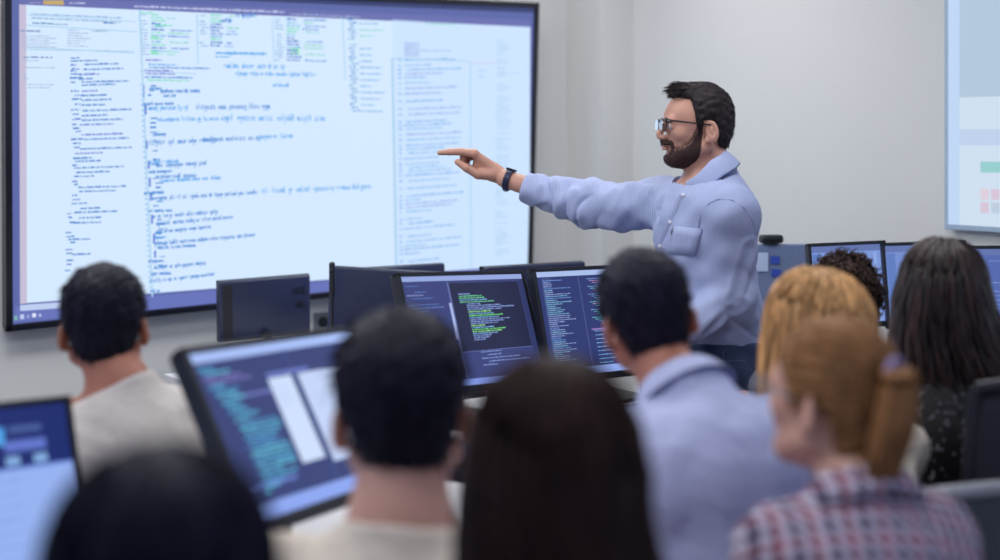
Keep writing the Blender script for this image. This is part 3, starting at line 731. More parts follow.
def person(label, H, Ryaw, Rpitch, Rroll, s, byaw, N=None, shw=.19, lean=14, skin=SKIN_L, shirt=None, shirt_name='shirt', sleeve='short', neck_r=.052, female=False, hres=.004, folds=.004, trousers=None, deskz=.84, bres=.008, skirt=0, face=True, collar=False, body_sc=1.0, latlean=0):
    H = np.array(H, float); HR = rotm(Ryaw, Rpitch, Rroll)
    b = math.radians(byaw); f = np.array([-math.sin(b), math.cos(b), 0]); r = np.array([math.cos(b), math.sin(b), 0]); up = np.array([0, 0, 1.])
    if N is None: N = H-up*.130*s-f*.035*s
    N = np.array(N, float)
    seat = .50
    le = math.radians(lean)
    spine = f*math.sin(le)+up*math.cos(le)
    Z = (N[2]-.60)/math.cos(le)                       # spine length from hips to neck base
    hip = N-spine*Z+np.array([0, 0, 0])-r*latlean
    ch = N-spine*.17*s; wa = N-spine*.36*s
    sc = body_sc
    root = empty('person', (hip[0], hip[1], 0), (0, 0, 0), label, 'person')
    loc = (hip[0], hip[1], 0)
    sh = [N+r*sx_*shw*sc-up*.065+f*.01 for sx_ in (-1, 1)]
    el = [sh[i]+r*(-1, 1)[i]*.045+f*.13-up*.235 for i in (0, 1)]
    wr = [el[i]-r*(-1, 1)[i]*.06+f*.235 for i in (0, 1)]
    for i in (0, 1): wr[i] = np.array([wr[i][0], wr[i][1], max(deskz+.045, el[i][2]-.02)])
    hand_d = [wr[i]-el[i]+f*.05 for i in (0, 1)]
    kn = [hip+r*sx_*.11+f*.43-up*.02 for sx_ in (-1, 1)]
    an = [np.array([k[0], k[1], .10])+f*.02 for k in kn]
    Bk = -f
    RB = np.stack([r, np.cross(spine, r), spine], 1)
    torso = union((ell(ch, (.155*sc, .105*sc, .17), RB), 0), (ell(wa, (.135*sc if not female else .118*sc, .098*sc, .16), RB), .05),
                  (ell(hip+up*.02, (.165*sc, .125*sc, .13)), .06), (cone(sh[0]+up*.01, sh[1]+up*.01, .052, .052), .05),
                  (cone(N+up*.03, N-up*.06, neck_r*.95*s, neck_r*1.5*s), .05),
                  (ell(ch+np.cross(spine, r)*(-.02)+up*.05, (.15*sc, .085*sc, .10), RB), .04))
    arm = [chain([sh[i], el[i]], [.050 if not female else .042, .040 if not female else .034], .02) for i in (0, 1)]
    fore = [chain([el[i], wr[i]], [.038 if not female else .032, .024 if not female else .021], .02) for i in (0, 1)]
    leg = union(*[(chain([hip+r*(-1, 1)[i]*.09, kn[i], an[i]], [.082, .058, .040], .03), .03) for i in (0, 1)])
    neck = cone(H-(HR@np.array([0, .004, .035]))*s, N-up*.01, neck_r*.94*s, neck_r*1.05*s)
    hd = framed(HEAD if face else HEADB, H, HR, s)
    hands = union(*[(hand_fn(wr[i], hand_d[i]*np.array([1, 1, .3]), up, r*(1, -1)[i]), 0) for i in (0, 1)])
    foot = union(*[(cone(an[i]-up*.05, an[i]-up*.05+f*.15, .036, .030), 0) for i in (0, 1)])
    body = union((hd, 0), (neck, .02), (torso, .03), (arm[0], .04), (arm[1], .04), (fore[0], .02), (fore[1], .02), (hands, .01), (leg, .05), (foot, .02))
    allp = np.array([H, N, hip, *wr, *kn, *an, *el, *sh])
    lo = allp.min(0)-.24; hi = allp.max(0)+.24; lo[2] = .0
    V1, Q1 = nets(body, lo, hi, hres if False else .006, 20, .03)
    link('body', V1, Q1, skin, root, True, loc)
    # clothes follow the body a centimetre outside it
    tor2 = union((torso, 0), (arm[0], .045), (arm[1], .045))
    if sleeve == 'long': tor3 = union((tor2, 0), (fore[0], .03), (fore[1], .03))
    else: tor3 = tor2
    Nn = N+up*.012
    neckdir = (H-(HR@np.array([0, .012, .035]))*s)-N; neckdir /= np.linalg.norm(neckdir)
    fz = (55, 55, 34)
    sm = {'short': .72, 'long': .96}[sleeve]
    def shirt_f(p):
        d = tor3(p)-.010-folds*(wob(p, fz, 4, 1)*.55+np.abs(wob(p, (38, 38, 26), 3, 4))*.9-.3)
        d = d-.0012*wob(p, (190, 190, 140), 4, 2)
        d = smax(d, ((p-(Nn+neckdir*.018).astype(np.float32))@neckdir.astype(np.float32)), .008)      # neckline
        d = np.maximum(d, hip[2]-.06-p[:, 2])                                   # hem
        for i in (0, 1):
            A_, B_ = (sh[i], el[i]) if sleeve == 'short' else (el[i], wr[i])
            dr = (B_-A_); Ld = np.linalg.norm(dr); dr = (dr/Ld).astype(np.float32); cut = A_+dr*Ld*sm
            pl = (p-cut.astype(np.float32))@dr
            near = np.abs((p-cut.astype(np.float32))@r.astype(np.float32)) < .13
            far_t = (p-N.astype(np.float32))@(r*(-1, 1)[i]).astype(np.float32) > (.15 if sleeve == 'short' else .08)
            d = np.where(near & far_t, smax(d, pl, .004), d)
        return d*.9
    V2, Q2 = nets(shirt_f, lo, hi, bres, 16, .03)
    link(shirt_name, V2, Q2, shirt, root, True, loc)
    pants = union((leg, 0), (ell(hip+up*.01, (.165, .13, .12)), .05))
    def pf(p):
        d = pants(p)-.010-.003*wob(p, (50, 50, 30), 4, 6)
        return np.maximum(np.maximum(d, .075-p[:, 2]), p[:, 2]-hip[2]-.09)*.9
    V3, Q3 = nets(pf, lo, hi, .012, 12, .03)
    link('trousers', V3, Q3, trousers or JEANS, root, True, loc)
    for i in (0, 1):
        fo = cone(an[i]-up*.05, an[i]-up*.05+f*.15, .036, .030)
        V4, Q4 = nets(lambda p: np.maximum(fo(p)-.010, .004-p[:, 2]), an[i]-.25, an[i]+.25, .010, 12, .03)
        link('shoe', V4, Q4, BLACK, root, True, loc)
    return dict(root=root, loc=loc, H=H, HR=HR, s=s, N=N, f=f, r=r, hip=hip, sh=sh, el=el, wr=wr, up=up, nd=neckdir, body=body)

JEANS = mat('dark_blue_denim', (38, 54, 86), .85, noise=(160, .2), bump=(400, .25))
def add_short_hair(pn, m, n=1500, L=.02, r=.0024, seed=1, h=.0045, **kw):
    f = hair_short(seed=seed, **kw)
    V, Q = nets(f, (-.13, -.15, -.12), (.13, .17, .22), h)
    tv_, tq_ = tufts(f, V, Q, n, L, r, seed)
    V, Q = joinm([(V, Q), (tv_, tq_)])
    link('hair', world(V, pn['H'], pn['HR'], pn['s']), Q, m, pn['root'], True, pn['loc'])

def long_hair(pn, m, prof, seed=1, face_cut=.04, n=260, rad=.0022, wave=.006, freq=16, lastz=-.3, part=0, groove=.0035, xs=.0, K=30, proud=.005, surfh=.005):
    """hair as a lofted fall (head frame): prof = list of z, half width, y centre, half depth"""
    P_ = np.array(prof, float)
    zz = P_[:, 0][::-1]
    def at(z): return [np.interp(z, zz, P_[:, i][::-1]) for i in range(1, P_.shape[1])]
    sk = union((ell((0, .012, .050), (.088, .100, .104)), 0))
    rr = np.random.RandomState(seed)
    def f(q):
        x, y, z = q[:, 0], q[:, 1], q[:, 2]
        hw, cy, hd, cx = at(z)
        dx, dy = (x-cx)/hw, (y-cy)/hd; R_ = np.sqrt(dx*dx+dy*dy)+1e-5
        th = np.arctan2(dx, -dy)
        g = groove*(np.sin(th*23+2*np.sin(z*freq+th*3))*.5+np.sin(th*41+z*freq*.9+1)*.35+np.sin(th*9+z*9)*.8)
        d = (R_-1)*np.minimum(hw, hd)-g
        d = np.maximum(d, z-.045); d = np.maximum(d, P_[-1, 0]-z)
        d = smin(sk(q)-g*.6*np.clip((.15-z)/.08, 0, 1), d, .03)
        # open the face
        fc = np.maximum(face_cut-y+np.clip(z-.03, 0, 1)*.9, 0) if False else None
        cut = smax(y-(face_cut+np.clip(z-.05, 0, 1)*.95), -(.30-np.abs(x)), .01)
        d = smax(d, cut, .012)
        return d*.7
    V, Q = nets(f, (-.26, -.26, P_[-1, 0]-.03), (.26, .2, .2), surfh)
    # strands follow the fall from the crown down
    M = n; th = rr.uniform(-2.3, 2.3, M)
    z0 = rr.uniform(.05, .155, M); z1 = P_[-1, 0]+rr.uniform(-.05, .06, M)
    t = np.linspace(0, 1, K); Zs = z0[:, None]+(z1-z0)[:, None]*t[None]
    hw, cy, hd, cx = at(np.minimum(Zs, .06))
    up_ = np.clip((Zs-.05)/.105, 0, 1); sh_ = np.sqrt(np.clip(1-up_**2, .0, 1))
    thw = th[:, None]+.10*np.sin(Zs*freq+rr.rand(M, 1)*6.28)*(1-t)[None]*.8
    wv = wave*np.sin(Zs*freq*1.4+rr.rand(M, 1)*6.28)*np.clip(t*1.5, 0, 1)[None]
    of = rr.uniform(-.001, proud, M)[:, None]
    X = cx+(hw*sh_+of+wv*.6)*np.sin(thw); Y = cy*(1-up_)+.012*up_-(hd*sh_+of+wv)*np.cos(thw)
    L = np.stack([X, Y, Zs], -1)
    okk = ~((L[..., 1] > face_cut+.0+np.clip(L[..., 2]-.05, 0, 1)*.95).any(1)); L = L[okk]
    rd = rad*(.5+rr.rand(len(L)))[:, None]*(1-.85*t**3)[None]
    tv_, tq_ = tubes_np(L, rd, 4)
    V, Q = joinm([(V, Q), (tv_, tq_)])
    return link('hair', world(V, pn['H'], pn['HR'], pn['s']), Q, m, pn['root'], True, pn['loc'])

def hairmat(name, c, am=.35, isl=.3, rough=.55, spec=.14):
    return mat(name, c, rough, noise=(14, am, (6, 6, .8)), island=isl, spec=spec)

H_BLK = hairmat('black_hair', (24, 24, 40), .3, .3)
H_DB = hairmat('dark_brown_hair', (56, 42, 38), .35, .35)
H_PRES = hairmat('very_dark_brown_hair', (44, 38, 42), .3, .35)
H_LB = hairmat('long_brown_hair', (46, 30, 28), .4, .4)
H_BL = hairmat('golden_blonde_hair', (184, 140, 92), .45, .4, .5, .3)
H_PT = hairmat('light_brown_hair', (138, 98, 64), .4, .35)
H_LD = hairmat('long_dark_hair', (42, 28, 29), .6, .95, .34, .45)
C_WHT = mat('white_jersey', (206, 200, 196), .85, noise=(60, .04), bump=(240, .25))
C_CRM = mat('cream_jersey', (214, 204, 190), .85, noise=(60, .04), bump=(240, .25))
C_BLU = mat('pale_blue_cotton', (172, 180, 218), .75, noise=(90, .03), bump=(260, .12))
C_DRK = mat('black_knit', (13, 13, 20), .8, noise=(120, .4), bump=(300, .5))
C_GRY = mat('grey_knit', (70, 74, 92), .9, noise=(90, .15))

# pale blue shirt with fine pinstripe weave
def stripes(name, c1, c2, sc, axis='X', rough=.75):
    m = mat(name, c1, rough, bump=(260, .15)); nt = m.node_tree; b = nt.nodes['Principled BSDF']
    tc = nt.nodes.new('ShaderNodeTexCoord'); wv = nt.nodes.new('ShaderNodeTexWave'); wv.bands_direction = axis; wv.inputs['Scale'].default_value = sc; wv.inputs['Distortion'].default_value = .3
    nt.links.new(tc.outputs['Object'], wv.inputs['Vector'])
    n = nt.nodes.new('ShaderNodeTexNoise'); n.inputs['Scale'].default_value = 420; nt.links.new(tc.outputs['Object'], n.inputs['Vector'])
    ad = nt.nodes.new('ShaderNodeMath'); ad.operation = 'MULTIPLY'; nt.links.new(wv.outputs['Fac'], ad.inputs[0]); nt.links.new(n.outputs['Fac'], ad.inputs[1])
    mx = nt.nodes.new('ShaderNodeMix'); mx.data_type = 'RGBA'; mx.inputs[6].default_value = lin(c1); mx.inputs[7].default_value = lin(c2)
    nt.links.new(ad.outputs[0], mx.inputs[0]); nt.links.new(mx.outputs[2], b.inputs['Base Color'])
    return m
C_PRES = stripes('blue_pinstripe_cotton', (172, 184, 220), (118, 132, 182), 70)
def plaid_mat():
    m = mat('plaid_flannel', (200, 180, 200), .85, bump=(260, .25)); nt = m.node_tree; b = nt.nodes['Principled BSDF']
    tc = nt.nodes.new('ShaderNodeTexCoord'); mp = nt.nodes.new('ShaderNodeMapping'); mp.inputs['Rotation'].default_value = (math.radians(34), 0, math.radians(-12))
    nt.links.new(tc.outputs['Object'], mp.inputs[0]); sp = nt.nodes.new('ShaderNodeSeparateXYZ'); nt.links.new(mp.outputs[0], sp.inputs[0])
    def band(out, per, ph, wdt):
        a_ = nt.nodes.new('ShaderNodeMath'); a_.operation = 'MULTIPLY_ADD'; nt.links.new(out, a_.inputs[0]); a_.inputs[1].default_value = 1/per; a_.inputs[2].default_value = ph
        fr = nt.nodes.new('ShaderNodeMath'); fr.operation = 'FRACT'; nt.links.new(a_.outputs[0], fr.inputs[0])
        lt = nt.nodes.new('ShaderNodeMath'); lt.operation = 'LESS_THAN'; nt.links.new(fr.outputs[0], lt.inputs[0]); lt.inputs[1].default_value = wdt
        return lt.outputs[0]
    def mix(fac, a_, c, strength):
        mu = nt.nodes.new('ShaderNodeMath'); mu.operation = 'MULTIPLY'; nt.links.new(fac, mu.inputs[0]); mu.inputs[1].default_value = strength
        mx = nt.nodes.new('ShaderNodeMix'); mx.data_type = 'RGBA'; nt.links.new(mu.outputs[0], mx.inputs[0])
        if isinstance(a_, tuple): mx.inputs[6].default_value = lin(a_)
        else: nt.links.new(a_, mx.inputs[6])
        mx.inputs[7].default_value = lin(c); return mx.outputs[2]
    c = mix(band(sp.outputs['X'], .021, .1, .48), (206, 200, 222), (40, 30, 70), .85)
    c = mix(band(sp.outputs['Z'], .021, .3, .48), c, (52, 30, 66), .80)
    c = mix(band(sp.outputs['X'], .042, .45, .14), c, (168, 96, 108), .7)
    c = mix(band(sp.outputs['Z'], .042, .6, .14), c, (168, 96, 108), .7)
    nt.links.new(c, b.inputs['Base Color']); return m
C_PLD = plaid_mat()

# left student, white T-shirt, dark short hair
H2 = P(104, 338, 2.8)
p2 = person('person in a white T-shirt with short dark hair, seated at far left', H2, 14, 4, -2, .96, 16, N=H2+np.array([.045, -.02, -.118]), shw=.140, body_sc=.92, skin=SKIN_B, shirt=C_WHT, shirt_name='t_shirt', neck_r=.056, lean=10, latlean=-.02)
add_short_hair(p2, H_BLK, 2400, .017, .0020, 2, top=.018, side=.006, nape=-.040)
# foreground silhouette, bottom left
H3 = P(160, 628, 1.18)
p3 = person('person with black hair, only the blurred top of the head showing at lower left', H3, 8, 6, 0, 1.02, 10, shw=.17, skin=SKIN_L, shirt=C_GRY, shirt_name='jumper', female=True, lean=8)
long_hair(p3, H_BLK, [(.06, .094, .0, .100, 0), (0, .098, -.005, .100, 0), (-.08, .098, -.02, .085, 0), (-.16, .105, -.04, .07, 0), (-.24, .105, -.06, .06, 0), (-.32, .09, -.08, .045, 0)], 3, n=220)
# centre student, off-white T-shirt
H4 = P(403, 430, 1.95)
p4 = person('person in an off-white T-shirt, short dark hair, beside the cyan code monitor', H4, 4, 4, -3, 1.08, 6, N=H4+np.array([-.005, -.03, -.150]), shw=.185, skin=SKIN_L, shirt=C_CRM, shirt_name='t_shirt', neck_r=.062, lean=10)
add_short_hair(p4, H_BLK, 1800, .018, .0022, 4, top=.020, side=.007, nape=-.055)
# long brown hair, centre foreground
H5 = P(553, 508, 1.45)
p5 = person('person with very long brown hair, blurred at bottom centre', H5, -4, 3, 2, 1.04, 0, shw=.165, skin=SKIN_L, shirt=C_GRY, shirt_name='jumper', female=True, lean=10)
long_hair(p5, H_LB, [(.06, .088, .0, .098, 0), (0, .094, -.005, .098, .002), (-.08, .106, -.02, .09, .014), (-.16, .124, -.04, .08, .030), (-.24, .145, -.06, .07, .055), (-.34, .155, -.08, .06, .08), (-.42, .14, -.09, .05, .09)], 5, n=300)
# blue-shirted student
H6 = P(651, 331, 2.45)
p6 = person('person in a pale blue dress shirt seen from behind, seated right of the code monitors', H6, 12, 2, -9, .95, 22, N=np.array([.325, 2.36, 1.152]), shw=.205, skin=SKIN_B, shirt=C_BLU, shirt_name='dress_shirt', sleeve='long', neck_r=.058, lean=22, body_sc=1.12, folds=.005)
add_short_hair(p6, H_BLK, 2600, .015, .0018, 6, top=.017, side=.005, nape=-.046)
# blonde student
H7 = P(815, 352, 2.75)
p7 = person('person with straight golden blonde hair and a cream top, right of the presenter', H7, 26, 6, 6, 1.10, 20, shw=.17, skin=SKIN_L, shirt=C_CRM, shirt_name='top', female=True, sleeve='long', lean=12, latlean=.0)
long_hair(p7, H_BL, [(.06, .096, .0, .104, 0), (0, .102, -.005, .104, 0), (-.08, .104, -.02, .09, .0), (-.16, .10, -.04, .075, .01), (-.24, .09, -.06, .06, .015), (-.33, .07, -.08, .05, .02)], 7, n=420, wave=.004, freq=9, rad=.0034, proud=.006)
# ponytail + plaid shirt
H8 = P(842, 415, 1.95)
p8 = person('person in a plaid shirt with light brown ponytail, blurred at lower right', H8, 40, 4, 2, .92, 12, N=H8+np.array([.015, -.045, -.118]), shw=.128, body_sc=.86, skin=SKIN_L, shirt=C_PLD, shirt_name='plaid_shirt', female=True, sleeve='long', lean=12, neck_r=.052)
# curly hair
H9 = P(842, 314, 3.5)
p9 = person('person with short curly dark hair, seen above the blonde head', H9, 10, 4, 4, 1.0, 6, shw=.175, skin=SKIN_B, shirt=C_GRY, shirt_name='jumper', lean=10)
# long dark hair
H10 = P(942, 306, 3.05)
p10 = person('person with long wavy dark hair and a black sparkly knit top, far right', H10, -6, 2, 4, .98, 6, N=H10+np.array([.0, -.035, -.155]), shw=.165, skin=SKIN_L, shirt=C_DRK, shirt_name='knit_top', sleeve='long', female=True, lean=10)
long_hair(p10, H_LD, [(.06, .088, .0, .100, 0), (0, .104, -.005, .102, .004), (-.07, .122, -.025, .09, .018), (-.13, .142, -.05, .078, .040), (-.20, .150, -.075, .062, .065), (-.28, .135, -.095, .05, .085), (-.35, .10, -.105, .035, .10)], 10, n=620, wave=.013, freq=17, rad=.0034, groove=.0065, proud=.009)
# sparkle beads on the black knit
rr = np.random.RandomState(3); Vs = np.array([v.co for v in [c for c in p10['root'].children if c.name.startswith('knit_top')][0].data.vertices])
sel = Vs[rr.randint(0, len(Vs), 3200)]
mb = MB()
Vb = []; Qb = []
for i, c in enumerate(sel):
    rr_ = .0017; n0 = len(Vb)
    Vb += [c+np.array(d)*rr_*1.6 for d in ((1, 0, 0), (0, 1, 0), (-1, 0, 0), (0, -1, 0), (0, 0, 1), (0, 0, -1))]
    Qb += [(n0+a_, n0+b_, n0+c_) for a_, b_, c_ in ((0, 1, 4), (1, 2, 4), (2, 3, 4), (3, 0, 4), (1, 0, 5), (2, 1, 5), (3, 2, 5), (0, 3, 5))]
bd = link('sequins', Vb, Qb, mat('silver_sequin', (168, 172, 190), .25, .8, noise=(40, .1)), p10['root'])
tag(bd, kind='stuff')

def curly(pn, m, n=520, seed=4):
    rr = np.random.RandomState(seed)
    base = ell((0, .0, .052), (.084, .094, .098))
    def f(q):
        d = base(q)-.006*wob(q, (110, 110, 110), 5, 3)
        return smax(d, (q[:, 1]-.07), .01)*.8
    V, Q = nets(f, (-.14, -.14, -.1), (.14, .16, .2), .006)
    d = rr.randn(n, 3); d /= np.linalg.norm(d, axis=1)[:, None]; d = d[(d[:, 2] > -.62) & (d[:, 1] < .75)]
    c = d*np.array([.086, .096, .100])+np.array([0, 0, .052])
    K = 16; t = np.linspace(0, 1, K)
    ax = d+rr.randn(*d.shape)*.9; ax /= np.linalg.norm(ax, axis=1)[:, None]
    a1 = np.cross(ax, [0.3, .5, .8]); a1 /= np.linalg.norm(a1, axis=1)[:, None]; a2 = np.cross(ax, a1)
    R_ = (.006+.005*rr.rand(len(c)))[:, None, None]; ph = t*2*np.pi*1.6
    lines = c[:, None]+ax[:, None]*((t-.3)*.030)[None, :, None]+R_*(np.cos(ph)[None, :, None]*a1[:, None]+np.sin(ph)[None, :, None]*a2[:, None])
    tv_, tq_ = tubes_np(lines, np.full((len(c), K), .0030)*(1-.6*t)[None], 4)
    V, Q = joinm([(V, Q), (tv_, tq_)])
    link('hair', world(V, pn['H'], pn['HR'], pn['s']), Q, m, pn['root'], True, pn['loc'])
curly(p9, H_DB)

def ponytail(pn, m):
    def cap(q):
        x, y, z = q[:, 0], q[:, 1], q[:, 2]
        base = union((ell((0, .012, .050), (.082, .095, .098)), 0), (ell((0, .05, .045), (.066, .074, .070)), .02), (cone((0, -.02, 0), (0, -.040, -.06), .056, .05), .03))(q)
        th = np.arctan2(x, z-.05)
        g = .0025*np.sin(np.arctan2(x, z-.05)*26+y*20)+.0015*np.sin(th*47)
        zl = np.interp(y, [-.12, -.03, -.026, .016, .03, .06, .09, .13], [-.06, -.055, .016, .018, .015, .05, .078, .09])
        m_ = np.clip((z-zl)/.016, -1, 1)
        t_ = np.where(m_ > 0, .004*np.sqrt(np.clip(m_, 0, 1))+g*(m_ > .3), m_*.012)
        return (base-t_)*.8
    V, Q = nets(cap, (-.13, -.15, -.12), (.13, .17, .2), .004)
    rr = np.random.RandomState(8)
    tie = np.array([-.012, -.088, .088])
    # tail: bundle of strands from the tie down the back of the head
    M, K = 260, 18; t = np.linspace(0, 1, K)
    a_ = rr.uniform(0, 6.28, M); q_ = np.sqrt(rr.rand(M))
    wdt = np.interp(t, [0, .2, .6, 1], [.012, .032, .034, .010])
    cx = np.interp(t, [0, .3, 1], [-.012, -.026, -.046]); cy = np.interp(t, [0, .15, .35, 1], [-.088, -.112, -.116, -.096]); cz = np.interp(t, [0, .15, .35, 1], [.085, .088, .04, -.125])
    L = np.stack([cx[None]+np.cos(a_)[:, None]*q_[:, None]*wdt[None]*1.1, cy[None]+np.sin(a_)[:, None]*q_[:, None]*wdt[None]*.7, cz[None]+rr.randn(M, 1)*.012*t[None]], -1)
    L = L+.003*np.sin(t*14+a_[:, None])[..., None]
    p_ = tubes_np(L, np.full((M, K), .0042)*(1-.7*t**3)[None], 4)
    # combed strands over the cap towards the tie
    M = 260; st = rr.uniform(-1, 1, (M, 1)); tt = np.linspace(0, 1, 14)
    ang = np.sign(st)*(.1+np.abs(st)*2.0)
    start = np.concatenate([.085*np.sin(ang), .055+.02*np.cos(ang)-.0*ang, .05+.10*np.cos(ang)], 1)
    L2 = start[:, None]*(1-tt)[None, :, None]+tie*tt[None, :, None]
    nc = np.array([0, .012, .05]); dd = (L2-nc)/np.array([.082, .095, .098]); nr = np.linalg.norm(dd, axis=2)[..., None]; L2 = nc+dd/nr*np.array([.084, .098, .101])
    L2[:, -1] = tie
    p2_ = tubes_np(L2, np.full((M, 14), .0022), 3)
    V, Q = joinm([(V, Q), p_, p2_])
    hr = link('hair', world(V, pn['H'], pn['HR'], pn['s']), Q, m, pn['root'], True, pn['loc'])
    mbt = MB(); an_ = np.linspace(0, 2*math.pi, 17); mbt.tube([tie+np.array([.017*math.cos(t_), -.006, .017*math.sin(t_)]) for t_ in an_], .005, 8, cap=False)
    mbt.v = [tuple(v) for v in world(np.array(mbt.v), pn['H'], pn['HR'], pn['s'])-np.array(pn['loc'])]
    mbt.build('hair_tie', mat('lilac_band', (150, 140, 190), .6, noise=(40, .05)), hr, True)
ponytail(p8, H_PT)

def put(mb, pn, name, m, par=None, smooth=True):
    mb.v = [tuple(v) for v in world(np.array(mb.v), pn['H'], pn['HR'], pn['s'])-np.array(pn['loc'])]
    return mb.build(name, m, par or pn['root'], smooth)
def glasses(pn, m, wz=.0):
    mb = MB()
    for s_ in (-1, 1):
        pts = [(s_*(.034+.0245*math.cos(t_)*(1 if abs(math.cos(t_)) < 2 else 1)), .1290-.005*abs(math.cos(t_)), .020+wz+.0155*math.copysign(abs(math.sin(t_))**.7, math.sin(t_))) for t_ in np.linspace(0, 2*math.pi, 25)]
        mb.tube(pts, .0016, 6, cap=False)
        mb.tube([(s_*.058, .124, .031+wz), (s_*.070, .106, .032+wz), (s_*.080, .045, .027+wz), (s_*.083, .0, .024+wz), (s_*.081, -.014, .012+wz)], [.0026, .0026, .0022, .0018, .0015], 8)
    mb.tube([(-.0105, .1275, .026+wz), (0, .130, .029+wz), (.0105, .1275, .026+wz)], .0017, 6)
    mb.tube([(-.058, .124, .034+wz), (-.034, .129, .0365+wz), (-.012, .1285, .0335+wz)], .0022, 6); mb.tube([(.058, .124, .034+wz), (.034, .129, .0365+wz), (.012, .1285, .0335+wz)], .0022, 6)
    g = put(mb, pn, 'glasses', m)
    mb = MB()
    for s_ in (-1, 1):
        pts = [(s_*(.034+.0235*math.cos(t_)), .1345, .020+wz+.0145*math.copysign(abs(math.sin(t_))**.7, math.sin(t_))) for t_ in np.linspace(0, 2*math.pi, 25)[:-1]]
        n_ = len(pts); mb.add(pts+[(x, y-.0012, z) for x, y, z in pts], [tuple(range(n_)), tuple(range(2*n_-1, n_-1, -1))]+[(i, (i+1) % n_, n_+(i+1) % n_, n_+i) for i in range(n_)])
    put(mb, pn, 'lenses', mat('clear_lens', (235, 242, 255), .03, trans=1), g, False)
def eyes(pn):
    for s_ in (-1, 1):
        mb = MB(); mb.ball((s_*.032, .1015, .020), .0125, 10); e = put(mb, pn, 'eye', EYEW)
        mb = MB(); mb.ball((s_*.032, .1068, .020), (.0060, .0078, .0060), 8); put(mb, pn, 'iris', IRIS, e)
eyes(p8); glasses(p8, GREYP)

# folded collar on a shirt
def collar(pn, m, h=.042, r0=.062, spread=.022, drop=.038, name='collar', gap=26, thick=.003, fr=(0, 1)):
    N, nd, f, r = pn['N'], pn['nd'], pn['f'], pn['r']
    f2 = f-nd*(f@nd); f2 /= np.linalg.norm(f2); r2 = np.cross(f2, nd)
    V, Fc = [], []; n = 40
    for i in range(n+1):
        a_ = math.radians(gap+(360-2*gap)*i/n); d = f2*math.cos(a_)+r2*math.sin(a_)
        e = max(0, math.cos(a_)); base = N+nd*(.006-.035*e)+f2*.0
        tip = max(0, 1-min(i, n-i)/5.0)
        for (rr__, zz_) in ((r0*1.12, 0), (r0, h*.6), (r0*.98, h), (r0*1.03, h*1.08), (r0*1.10+spread*.35, h*.80), (r0*1.12+spread, h*.85-drop*(1+.7*tip))):
            V.append(base+d*rr__+nd*zz_)
    k = 6
    for i in range(n):
        for j in range(k-1): Fc.append((i*k+j, (i+1)*k+j, (i+1)*k+j+1, i*k+j+1))
    o = link(name, V, Fc, m, pn['root'], True, pn['loc'])
    md = o.modifiers.new('s', 'SOLIDIFY'); md.thickness = thick; md.offset = 0
    md = o.modifiers.new('b', 'SUBSURF'); md.levels = 1; md.render_levels = 1
    return o
collar(p6, C_BLU, h=.050, r0=.066, gap=20)
collar(p8, C_PLD, h=.038, r0=.060, gap=25)

# ------------------------------------------------------------------ the presenter
HP = P(706, 135, 4.0); ps = 1.04
pr_root = empty('person', (P(722, 370, 4.0)[0], 4.0, 0), (0, 0, 0), 'person standing in a pale blue shirt and glasses, bearded, pointing at the large display', 'person')
PL = (pr_root.location[0], 4.0, 0)
HPR = rotm(86, 3, 0)@rotm(8)           # looks left, very slightly towards the camera
HPR = rotm(94, 2, 0)
NP = P(711, 178, 4.0)
shR = P(665, 203, 4.16); shL = P(731, 212, 3.84)
elR = P(597, 207, 4.30); wrR = P(505, 179, 4.38)
elL = P(733, 296, 3.86); wrL = P(668, 336, 3.80)
chP = P(702, 235, 4.0); waP = P(712, 300, 4.0); hipP = P(716, 368, 4.02)
rB = (shL-shR); rB[2] = 0; rB = rB/np.linalg.norm(rB)            # from right shoulder to left shoulder
up = np.array([0, 0, 1.]); fB = np.cross(up, rB); fB = fB if fB[0] < 0 else -fB
RBp = np.stack([rB, fB, up], 1)
torsoP = union((ell(chP, (.165, .115, .17), RBp), 0), (ell(waP, (.150, .115, .17), RBp), .06), (ell(hipP, (.160, .115, .13), RBp), .06),
               (cone(shR+up*.0, shL+up*.0, .056, .056), .05), (cone(NP+up*.03, NP-up*.05, .060, .095), .04), (ell(chP+fB*-.03+up*.06, (.16, .10, .11), RBp), .04))
armR = chain([shR, elR], [.058, .046], .02); foreR = chain([elR, wrR], [.044, .027], .02)
armL = chain([shL, elL], [.060, .048], .02); foreL = chain([elL, wrL], [.046, .028], .02)
knP = [hipP-up*.46+fB*.03+rB*s_*.085 for s_ in (-1, 1)]; anP = [np.array([k[0], k[1], .10])-fB*.02+rB*s_*.02 for k, s_ in zip(knP, (-1, 1))]
legP = [chain([hipP+rB*s_*.085, k, a_], [.088, .060, .042], .03) for s_, k, a_ in zip((-1, 1), knP, anP)]
footP = [cone(a_-up*.06, a_-up*.065+fB*.16, .036, .030) for a_ in anP]
neckP = cone(HP-(HPR@np.array([0, .0, .035]))*ps+np.array([-.004, 0, 0]), NP-up*.01, .051*ps, .058*ps)
